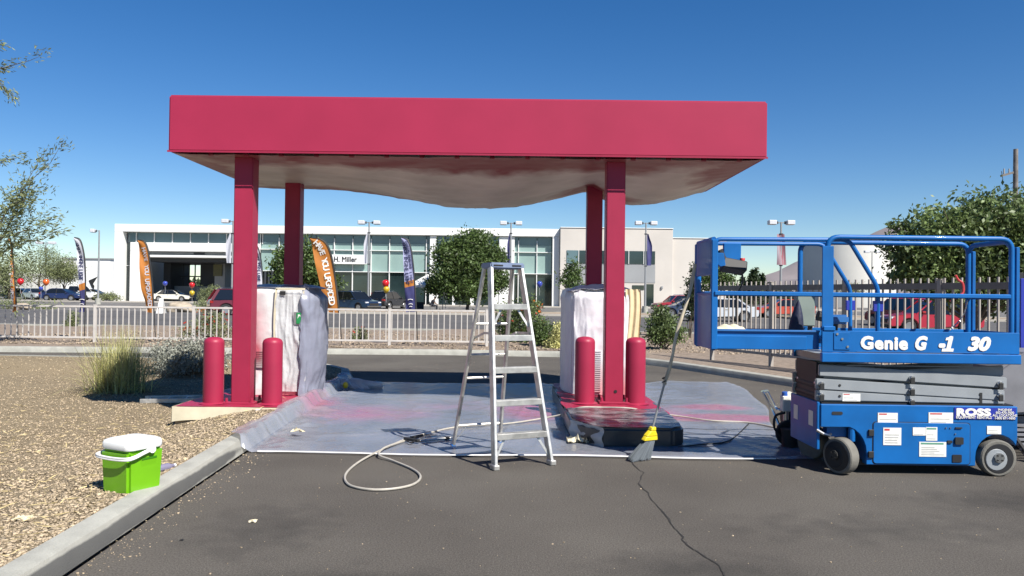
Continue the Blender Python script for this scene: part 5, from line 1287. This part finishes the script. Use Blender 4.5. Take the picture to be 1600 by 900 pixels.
car('dark red car with black roof partly behind the left canopy post', 'car', Vector((-17.3, 51, far_z(51))), R(28), (.13, .006, .012), 'suv', name='parked_suv')
car('navy blue car parked left of the white feather flag', 'car', dp(98, 470, 92)*1, 0, (.012, .022, .10), 'sedan').location.z = far_z(92)
car('white pickup truck parked behind the navy car', 'truck', dp(121, 470, 99), R(-12), (.70, .70, .68), 'pickup', name='parked_pickup').location.z = far_z(99)
car('silver sedan nose on behind the green shrubs on the left', 'car', dp(55, 470, 96), R(-40), (.45, .47, .50), 'sedan').location.z = far_z(96)
car('dark sedan at the foot of the left lamp post', 'car', dp(146, 470, 108), R(10), (.02, .02, .035), 'sedan').location.z = far_z(108)
car('dark green car among the trees at the far left', 'car', dp(32, 470, 106), R(0), (.05, .07, .06), 'sedan').location.z = far_z(106)
car('red crossover parked before the beige wing', 'car', cp(1056, 488), R(195), (.36, .012, .02), 'suv', name='parked_suv')
car('blue grey car nose between the red crossover and the silver sedan', 'car', dp(1075, 490, 58), R(182), (.05, .07, .13), 'sedan').location.z = far_z(58)
car('silver sedan seen through the right fence', 'car', dp(1122, 496, 50), R(181), (.55, .57, .60), 'sedan').location.z = far_z(50)
car('orange red car beyond the silver sedan behind the lift', 'car', dp(1222, 480, 62), R(185), (.50, .06, .02), 'sedan').location.z = far_z(62)
car('red car seen through the lift rails below the big right tree', 'car', dp(1452, 500, 40), R(178), (.45, .012, .02), 'suv', name='parked_suv').location.z = far_z(40)
car('red car behind the right fence left of the gusseted lift posts', 'car', dp(1408, 500, 46), R(100), (.5, .012, .03), 'suv', name='parked_suv').location.z = far_z(46)

# ================================================================== TENT, SEATED PERSON, TABLE
tp_ = dp(668, 482, 74); tp_.z = far_z(74)
tn = thing('pop_up_tent', 'white pop up tent beside the big round tree', 'tent', tp_)
rf = MB(); hw = 1.55
rf.add([(-hw, -hw, 2.35), (hw, -hw, 2.35), (hw, hw, 2.35), (-hw, hw, 2.35), (0, 0, 3.35), (-hw, -hw, 2.1), (hw, -hw, 2.1), (hw, hw, 2.1), (-hw, hw, 2.1)],
       [(0, 1, 4), (1, 2, 4), (2, 3, 4), (3, 0, 4), (0, 5, 6, 1), (1, 6, 7, 2), (2, 7, 8, 3), (3, 8, 5, 0)]); part('tent_roof', rf, m_bwhite, tn)
for sx in (-1, 1):
    for sy in (-1, 1): part('leg', MB().box(sx*1.55-.03, sx*1.55+.03, sy*1.55-.03, sy*1.55+.03, 0, 2.3), m_pole, tn)
tb2 = thing('folding_table', 'dark folding table under the white tent', 'table', tp_+Vector((-.9, -.2, 0)))
part('table_top', MB().box(-.7, .6, -.35, .35, .70, .74), m_ktxt, tb2)
for sx in (-.6, .5):
    for sy in (-.28, .28): part('leg', MB().box(sx-.02, sx+.02, sy-.02, sy+.02, 0, .70), m_pole, tb2)
part('table_cloth', MB().box(-.72, .62, -.37, -.352, .1, .745), m_cloth, tb2)
chp = dp(675, 482, 68); chp.z = far_z(68)
ch = thing('folding_chair', 'dark folding chair under the person beside the tent', 'chair', chp)
part('seat', MB().box(-.22, .22, -.2, .2, .43, .46), m_ktxt, ch); part('backrest', MB().box(-.24, -.20, -.2, .2, .55, .85), m_ktxt, ch)
for sx in (-.2, .2):
    for sy in (-.18, .18): part('leg', MB().beam((sx, sy, 0), (sx*.9, sy, .44), .025, .025), m_pole, ch)
def skin_body(name, joints, bones, m, parent):
    me = bpy.data.meshes.new(name); names = list(joints); me.from_pydata([joints[k][0] for k in names], [(names.index(a), names.index(b)) for a, b in bones], [])
    o = link(name, me, m, parent); sk = o.modifiers.new('skin', 'SKIN'); su = o.modifiers.new('sub', 'SUBSURF'); su.levels = su.render_levels = 1
    for i, k in enumerate(names): me.skin_vertices[0].data[i].radius = (joints[k][1],)*2
    me.skin_vertices[0].data[0].use_root = True
    return o
pe = thing('person', 'person in dark clothes sitting bent forward on a chair beside the tent', 'person', chp+Vector((0, 0, 0)))
J = {'pelvis': ((-.05, 0, .53), .15), 'waist': ((.0, 0, .70), .14), 'chest': ((.12, 0, .90), .16), 'neck': ((.2, 0, 1.07), .06), 'head': ((.25, 0, 1.15), .075), 'crown': ((.27, 0, 1.25), .08),
     'sl': ((.12, .19, .98), .07), 'el': ((.24, .23, .74), .05), 'wl': ((.42, .14, .64), .035), 'hl': ((.49, .11, .62), .03), 'sr': ((.12, -.19, .98), .07), 'er': ((.24, -.23, .74), .05), 'wr': ((.42, -.14, .64), .035), 'hr': ((.49, -.11, .62), .03),
     'pl': ((-.02, .10, .53), .095), 'kl': ((.40, .13, .52), .07), 'al': ((.40, .13, .09), .045), 'fl': ((.54, .14, .05), .04), 'pr': ((-.02, -.10, .53), .095), 'kr': ((.40, -.13, .52), .07), 'ar': ((.36, -.13, .09), .045), 'fr': ((.50, -.14, .05), .04)}
bd = skin_body('body', J, [('pelvis', 'waist'), ('waist', 'chest'), ('chest', 'neck'), ('neck', 'head'), ('head', 'crown'), ('chest', 'sl'), ('sl', 'el'), ('el', 'wl'), ('wl', 'hl'), ('chest', 'sr'), ('sr', 'er'), ('er', 'wr'), ('wr', 'hr'),
     ('pelvis', 'pl'), ('pl', 'kl'), ('kl', 'al'), ('al', 'fl'), ('pelvis', 'pr'), ('pr', 'kr'), ('kr', 'ar'), ('ar', 'fr')], m_skin, pe)
part('hair', MB().ball((.25, 0, 1.24), .10, 12, 8, (1, .9, .85)), m_ktxt, pe)
part('shirt', MB().tube([(-.08, 0, .50), (.0, 0, .70), (.11, 0, .90), (.16, 0, 1.02)], [.17, .165, .185, .09], 14), m_cloth, pe)
for s in (-1, 1):
    part('sleeve', MB().tube([(.12, s*.17, .98), (.2, s*.22, .82)], [.085, .068], 10), m_cloth, pe)
    part('trouser_leg', MB().tube([(-.06, s*.10, .53), (.2, s*.115, .54), (.41, s*.13, .52), (.40, s*.13, .30), (.385, s*.13, .12)], [.11, .10, .085, .072, .062], 10), m_cloth, pe)
    for i in range(5): part('finger', MB().tube([(.49, s*(.11-.02*i+.03), .62), (.53, s*(.11-.018*i+.02), .605), (.55, s*(.11-.016*i+.02), .58)], [.010, .009, .007], 6), m_skin, pe)
part('nose', MB().ball((.345, 0, 1.165), .018, 6, 5), m_skin, pe)

# ================================================================== BALLOONS
def balloon(px, py, Y, r, m, label, string=.8):
    p = dp(px, py, Y); t = thing('balloon', label, 'balloon', p, 0, 'balloons on the car lot')
    part('envelope', MB().lathe([(.02*r, -1.18*r), (.10*r, -1.12*r), (.45*r, -.85*r), (.82*r, -.45*r), (.98*r, .1*r), (.9*r, .5*r), (.6*r, .85*r), (.01, 1.0*r)], n=18), m, t, smooth=1.5)
    part('knot', MB().cyl((0, 0, -1.25*r), (0, 0, -1.15*r), .08*r, .02*r, 6), m, t)
    part('string', MB().tube([(0, 0, -1.2*r), (.03, 0, -1.2*r-string*.5), (0, 0, -1.2*r-string)], .012, 4), m_lamp, t)
balloon(300, 445.5, 88, .32, m_balr, 'red balloon above a gold one near the porch'); balloon(300, 458, 88, .30, m_balg, 'gold balloon below a red one near the porch')
balloon(602.5, 443, 74, .36, m_balr, 'red balloon above a gold one over the dark hatchback'); balloon(603.5, 452.5, 74, .32, m_balg, 'gold balloon below a red one over the dark hatchback')
balloon(32, 440, 80, .34, m_balr, 'red balloon beside the edge on orange flag'); balloon(72, 441, 84, .34, m_balo, 'orange balloon below the pale green trees on the left')
balloon(64, 451, 84, .22, m_balb, 'blue balloon below the orange balloon on the left')
balloon(843, 444, 84, .32, m_balb, 'blue balloon before the dark showroom glass right of the ladder'); balloon(258, 443, 90, .28, m_balb, 'blue balloon inside the porch above the white sedan')

# ================================================================== UTILITY POLE
up = dp(1586, 430, 62); up.z = .2
ut = thing('utility_pole', 'wooden utility pole rising above the big tree on the right', 'utility pole', up)
zt_ = dp(1586, 237, 62).z
m_upole = mat('weathered_pole', (.22, .20, .185), .9, var=.25, vscale=3)
part('pole_shaft', MB().tube([(0, 0, -.3), (0, 0, zt_)], [.26, .17], 12), m_upole, ut)
part('cross_arm', MB().beam((.1, 0, dp(1586, 268, 62).z-.2), (-1.15, 0, dp(1565, 273, 62).z-.3), .14, .16), m_upole, ut)
for x in (-.9, -.5, -.15): part('insulator', MB().cyl((x, 0, dp(1586, 270, 62).z-.30), (x, 0, dp(1586, 270, 62).z+.12), .07, .05, 8), m_bgrey, ut)
part('wire', MB().tube([(-1.1, 0, dp(1586, 270, 62).z-.1), (-1.6, -1, dp(1586, 270, 62).z-.9)], .03, 4), m_ktxt, ut)

# ================================================================== TREES
def P_(px, py, Y, o): q = dp(px, py, Y); return (q.x-o.x, q.y-o.y, q.z-o.z)
def blobs_px(L, Y, o): # (px, py, rx_px, rz_px, depth radius m)
    k = Y/F_PX; return [(*P_(px, py, Y+dy, o), rx*k, ry_, rz*k) for px, py, rx, rz, ry_, dy in L]
o = dp(731, 484, 70); o.z = far_z(70)
tree('shade_tree', 'dense round green tree left of the ladder before the white pier', o, blobs_px([(735, 385, 38, 22, 2.0, 0), (705, 400, 30, 22, 1.8, -.5), (765, 408, 26, 24, 1.8, .3), (730, 415, 48, 26, 2.4, -.6), (700, 440, 32, 20, 2, -.4), (760, 440, 30, 22, 2, 0), (730, 448, 42, 20, 2.4, -.8), (745, 368, 18, 8, 1, 0), (680, 447, 16, 12, 1.2, 0), (786, 442, 10, 10, 1, 0)], 70, o), 30000, .27, .16, 1.7, m_leafA, shell=.45, clump=.26)
o = dp(893, 478, 72); o.z = far_z(72)
tree('small_tree', 'small leafy tree between the showroom and the right wrapped machine', o, blobs_px([(893, 420, 15, 15, .9, 0), (890, 438, 17, 14, 1, 0), (902, 430, 12, 12, .8, 0)], 72, o), 1500, .25, .09, 1.2, m_leafA, clump=.35)
o = dp(470, 486, 66); o.z = far_z(66)
tree('shade_tree', 'green tree behind the rear left canopy post', o, blobs_px([(468, 395, 30, 22, 1.6, 0), (446, 415, 22, 20, 1.4, 0), (487, 420, 24, 24, 1.5, 0), (460, 435, 32, 18, 1.7, 0), (515, 442, 18, 16, 1.2, 0), (500, 452, 22, 12, 1.2, 0)], 66, o), 12000, .26, .13, 1.4, m_leafA, shell=.55, clump=.3)
o = dp(354, 470, 112); o.z = .45
tree('shade_tree', 'dusty green tree seen through the porch beside its cream pier', o, blobs_px([(346, 432, 17, 16, 2.0, 0), (362, 428, 16, 16, 2, 0), (352, 450, 22, 12, 2, 0), (384, 445, 20, 20, 2, 0)], 112, o), 3000, .36, .16, 1.6, m_leafB, clump=.3)
for i, (px, py, L, lab) in enumerate(((62, 468, [(60, 412, 42, 24, 3, 0), (40, 425, 30, 18, 2.5, 0), (85, 420, 26, 18, 2.5, 0), (70, 395, 20, 10, 2, 0)], 'pale green tree behind the left balloons'),
                                (100, 466, [(100, 418, 18, 20, 2.2, 0), (112, 428, 14, 14, 2, 0), (92, 432, 20, 12, 2, 0)], 'pale green tree left of the white feather flag'),
                                (14, 468, [(10, 430, 26, 26, 3, 0), (0, 445, 20, 16, 2, 0)], 'pale green tree at the left picture edge'))):
    o = dp(px, py, 104); o.z = .45
    tree('palo_verde_tree', lab, o, blobs_px(L, 104, o), 6500, .24, .17, 1.4, m_leafB, shell=.35, clump=.30, aspect=.3, group=None)
o = dp(1118, 480, 60); o.z = far_z(60)
tree('shade_tree', 'green tree seen under the lift control box', o, blobs_px([(1118, 425, 24, 16, 1.1, 0), (1108, 440, 22, 18, 1.1, 0), (1132, 440, 16, 12, 1, 0)], 60, o), 3200, .20, .11, 1.5, m_leafA, clump=.32)
for px, top, w, Y, lab in ((1178, 421, 14, 140, 'dark green conifer beside the far mountain'), (1190, 428, 9, 143, 'smaller dark conifer right of its taller neighbour'), (1160, 436, 10, 150, 'low dark tree left of the far conifers')):
    o = dp(px, 460, Y); o.z = .4
    tree('conifer_tree', lab, o, blobs_px([(px, lerp(top+4, 458, i/5), w*(.3+.7*i/5), 6, w*Y/F_PX*(.3+.7*i/5), 0) for i in range(6)], Y, o), 1800, .55, .2, 2.0, m_leafD, clump=.35)
# far wooded line closing the horizon on both sides
def woods(name, x0, x1, Y, h, n, lz):
    c = np.stack([rng.uniform(x0, x1, n), Y+rng.uniform(0, 14, n), np.abs(rng.normal(0, 1, n))], 1)
    prof = np.array([h*(.55+.45*math.sin(x*.09)*math.sin(x*.031+2)) for x in c[:, 0]]); c[:, 2] = np.minimum(1, c[:, 2]*.6)*prof+.3
    tag(link(name, leaf_mesh(name, c, lz, .6, .2), m_leafD), kind='stuff')
woods('distant_wood', -150, -84, 175, 4.6, 9000, 1.0); woods('distant_wood', 30, 62, 170, 3.4, 4000, .9); woods('distant_wood', -76, -50, 170, 6.5, 2500, 1.0); woods('distant_wood', 60, 190, 180, 5, 7000, 1.0)
# large tree beyond the right fence
o = dp(1525, 560, 18.5); o.z = .14
tree('broadleaf_tree', 'big broad leafed tree overhanging the right fence behind the lift', o, blobs_px([(1425, 385, 42, 32, .7, .3), (1480, 356, 60, 34, 1.0, 0), (1560, 342, 58, 42, 1.1, 0), (1500, 400, 62, 42, 1.1, .2), (1590, 384, 60, 56, 1.2, 0), (1440, 410, 46, 34, .9, .2), (1560, 430, 70, 46, 1.2, .2), (1650, 358, 60, 56, 1.2, 0), (1640, 430, 60, 60, 1.2, 0), (1480, 445, 60, 26, 1.0, .3), (1400, 352, 16, 8, .3, .3), (1530, 318, 20, 10, .4, 0), (1410, 430, 22, 22, .5, .3)], 18.5, o), 40000, .115, .10, 1.0, m_leafC, shell=.42, clump=.24, up=-.1, per=8)
# feathery tree reaching in from the left
o = Vector((-15.6, 21.2, .13)); mb = MB(); lt = thing('palo_verde_tree', 'feathery fine leaved tree reaching in from the left picture edge', 'tree', o)
limb(mb, (0, 0, -.3), (.4, 0, 1.3), .16, .12, .03, 4, 9)
pts_, drs = [], []
def sprig(a, b, dens, fan):
    a = Vector(a); b = Vector(b); P = limb(mb, a, b, .022, .004, .05, 6, 5); d0 = (b-a).normalized()
    for i in range(dens):
        t = .25+.75*random.random(); p = a.lerp(b, t); q = p+Vector((random.gauss(0, fan), random.gauss(0, fan), random.gauss(0, fan)))*(.72+t*.44)
        for k in range(9):
            pts_.append(tuple(q+d0*(k*.026)+Vector((random.gauss(0, .045), random.gauss(0, .045), random.gauss(0, .045))))); drs.append((d0.x+random.gauss(0, .5), d0.y+random.gauss(0, .4), d0.z-.35+random.gauss(0, .3)))
def LP(px, py, y=21.2): q = dp(px, py, y); return (q.x-o.x, q.y-o.y, q.z-o.z)
trunk_top = (.4, 0, 1.3)
for (c, e, dens, fan) in (((-20, 400), (98, 222), 26, .09), ((-20, 390), (62, 250), 46, .15), ((-30, 350), (55, 300), 80, .2), ((-25, 380), (75, 345), 60, .14), ((-25, 400), (100, 358), 24, .08), ((-20, 400), (30, 330), 60, .28), ((-25, 420), (20, 390), 55, .3), ((-40, 120), (62, 88), 16, .07), ((-40, 100), (22, 150), 22, .08), ((-40, 60), (10, 72), 10, .07), ((-30, 260), (30, 245), 14, .08), ((-40, 400), (10, 440), 50, .35), ((-50, 300), (0, 330), 60, .35), ((-40, 440), (25, 372), 40, .24)):
    sprig(LP(*c), LP(*e), dens, fan); limb(mb, trunk_top, LP(*c), .06, .024, .05, 5, 6)
part('trunk', mb, m_trunk, lt); part('crown', leaf_mesh('crown', np.array(pts_), .115, .27, 0, .4, np.array(drs)), m_leafB, lt)

# ================================================================== BUSHES, GRASSES, ROCKS
# bunch grass on the gravel bed
gt = Vector((-6.95, 14.1, 0)); gt = gp(188, 607, -.12); gt.z = grav_z(gt.x, gt.y)
def grass(name, label, loc, n, h, spread, m, m2, cat='grass clump'):
    t = thing(name, label, cat, loc)
    def blades(n, h, w):
        V, F = [], []
        for i in range(n):
            a = random.uniform(0, 6.283); ph = min(1.25, abs(random.gauss(0, .62))); L = h*random.uniform(.5, 1.05)*(1-.12*ph); base = Vector((random.gauss(0, spread*.13), random.gauss(0, spread*.13), -.03))
            d = Vector((math.cos(a), math.sin(a), 0)); s = Vector((-math.sin(a), math.cos(a), 0))*w; k = len(V); dr = random.uniform(.05, .32)*(.4+ph)
            for j in range(5):
                q = j/4; p = base+d*(L*q*math.sin(ph)*(1+.25*q))+Vector((0, 0, L*(q*math.cos(ph)-dr*q**2.4))); V += [p-s*(1-q*.9), p+s*(1-q*.9)]
            F += [(k+2*j, k+2*j+1, k+2*j+3, k+2*j+2) for j in range(4)]
        return fast_mesh('blades', np.array([tuple(v) for v in V]), np.array(F))
    part('blades', blades(n, h, .007), m, t); part('dry_blades', blades(n//3, h*1.02, .006), m2, t)
grass('bunch_grass', 'tall green bunch grass on the gravel left of the pad', gt, 1000, 1.34, 1.3, m_leafG, m_blade2)
b_ = gp(292, 572, -.05); b_ = Vector((b_.x, 16.6, grav_z(b_.x, 16.6))); b_.x = dp(290, 560, 16.6).x
bush('silver_bush', 'silvery grey brittle bush behind the bunch grass', b_, [(-.25, 0, .35, .5, .45, .34), (.25, .05, .42, .45, .4, .36), (0, -.1, .25, .6, .45, .25), (.55, 0, .3, .3, .3, .28)], 7500, .055, m_leafS)
def bpx(name, label, px, py, Y, L, n, ls, m, z=.15, **k):
    o = dp(px, py, Y); o.z = z
    return bush(name, label, o, blobs_px(L, Y, o), n, ls, m, **k)
bpx('flowering_bush', 'large flowering bush with red blooms behind the ladder', 810, 540, 25.5, [(800, 492, 24, 22, .5, 0), (826, 482, 20, 20, .45, 0), (788, 510, 20, 16, .4, 0), (830, 510, 26, 20, .5, 0), (810, 520, 30, 18, .5, 0)], 6500, .075, m_leafC, flowers=m_flower, nfl=70, fsize=.06)
bpx('flower_cluster', 'cluster of orange red blooms at the top right of the ladder bush', 840, 540, 26.2, [(840, 477, 8, 8, .15, 0), (836, 486, 9, 6, .15, 0)], 300, .06, m_leafC, flowers=m_floworg, nfl=160, stems=4, cat='flowers')
bpx('green_bush', 'bright green bush between the ladder and the right wrapped machine', 850, 545, 24, [(845, 515, 18, 14, .4, 0), (862, 528, 20, 14, .45, 0), (838, 528, 16, 12, .4, 0)], 4500, .065, m_leafA)
bpx('green_bush', 'low yellow green bush at the left foot of the right wrapped machine', 868, 548, 23, [(866, 538, 16, 12, .3, 0), (872, 522, 10, 18, .3, 0)], 2200, .06, m_leafG)
bpx('green_bush', 'broad leafed bush with pale leaves right of the tan paper', 1035, 540, 22.6, [(1030, 505, 20, 20, .4, 0), (1045, 515, 22, 20, .42, 0), (1026, 525, 18, 14, .4, 0), (1058, 522, 14, 14, .3, 0), (1032, 488, 12, 10, .25, 0)], 4200, .085, m_leafC)
bpx('green_bush', 'dark bush behind the left end of the lift platform', 1078, 500, 30, [(1082, 450, 10, 22, .4, 0), (1080, 475, 12, 22, .4, 0), (1088, 425, 8, 14, .3, 0)], 2200, .10, m_leafD)
bpx('flowering_bush', 'red flowered bush behind the low fence left of the wrapped machine', 335, 545, 25.5, [(320, 508, 26, 16, .5, 0), (345, 515, 22, 20, .5, 0), (300, 520, 22, 12, .5, 0), (335, 497, 20, 10, .4, 0)], 3200, .06, m_leafB, flowers=m_flower, nfl=220)
bpx('flowering_bush', 'small red flowered bush behind the low fence right of the orange flag', 563, 540, 26, [(563, 525, 14, 14, .35, 0), (556, 532, 12, 8, .3, 0)], 1500, .06, m_leafB, flowers=m_flower, nfl=24)
for px, py, Y, L, lab in ((40, 490, 60, [(20, 478, 26, 11, 1.2, 0), (55, 480, 24, 10, 1.2, 0), (0, 482, 20, 12, 1.2, 0), (75, 482, 12, 7, .8, 0)], 'wide green shrub bed beside the edge on orange flag'),
                      (165, 472, 92, [(160, 464, 14, 6, 1, 0), (180, 466, 12, 5, 1, 0), (172, 462, 8, 6, 1, 0)], 'low yellow green shrubs at the foot of the white frame'),
                      (290, 492, 58, [(275, 484, 24, 8, 1, 0), (318, 480, 16, 10, 1, 0), (300, 486, 20, 7, 1, 0)], 'green shrubs around the boulder before the porch'),
                      (322, 478, 72, [(322, 462, 14, 12, 1, 0), (332, 455, 10, 10, .8, 0)], 'pale shrub right of the porch balloons'),
                      (113, 520, 34, [(112, 502, 8, 16, .3, 0), (108, 515, 7, 10, .3, 0)], 'thin upright green shrub beside the white flag'),
                      (1015, 470, 80, [(1330, 452, 20, 8, 1, 0)], 'low shrub before the white tank')):
    bpx('shrub', lab, px, py, Y, L, 2200, .13 if Y > 50 else .07, m_leafB, z=far_z(Y) if Y > 36 else .1, stems=5)
bpx('flowering_bush', 'small orange flowered shrub before the dark red car', 332, 494, 50, [(318, 485, 8, 5, .5, 0), (332, 483, 8, 6, .5, 0), (348, 487, 8, 5, .5, 0)], 500, .10, m_leafB, z=far_z(50), flowers=m_floworg, nfl=260, stems=4)
def boulder(px, py, Y, r, label, z):
    o = dp(px, py, Y); o.z = z; bm = bmesh.new(); bmesh.ops.create_icosphere(bm, subdivisions=3, radius=r)
    for v in bm.verts:
        c = v.co; f = 1+.18*math.sin(c.x*4/r*.6+1)*math.sin(c.y*5/r*.5)+.12*math.sin(c.z*7/r*.6+c.x*3/r); v.co = Vector((c.x*1.25, c.y, c.z*.72))*f
    me = bpy.data.meshes.new('boulder'); bm.to_mesh(me); bm.free(); me.polygons.foreach_set('use_smooth', [True]*len(me.polygons))
    tag(link('boulder', me, mat('boulder_stone', (.48, .40, .30), .9, var=.25, vscale=3, bump=.6, bscale=8), None, o), label, 'boulder')
boulder(283, 484, 56, .72, 'pale boulder among shrubs right of the wide orange flag', far_z(56)+.25)
boulder(36, 480, 57, .42, 'pale rock in the shrub bed right of the edge on orange flag', far_z(57)+.2)
# yard sign beside the wide orange flag
ys_ = dp(252, 490, 52); ys_.z = far_z(52)
yt = thing('a_frame_sign', 'white folding sign standing right of the wide orange flag', 'sign', ys_)
part('board', MB().add([(-.22, -.3, 0), (.22, -.3, 0), (.12, 0, 1.0), (-.12, 0, 1.0)], [(0, 1, 2, 3)]).add([(-.22, .3, 0), (.22, .3, 0), (.12, 0, .99), (-.12, 0, .99)], [(3, 2, 1, 0)]), m_bwhite, yt)
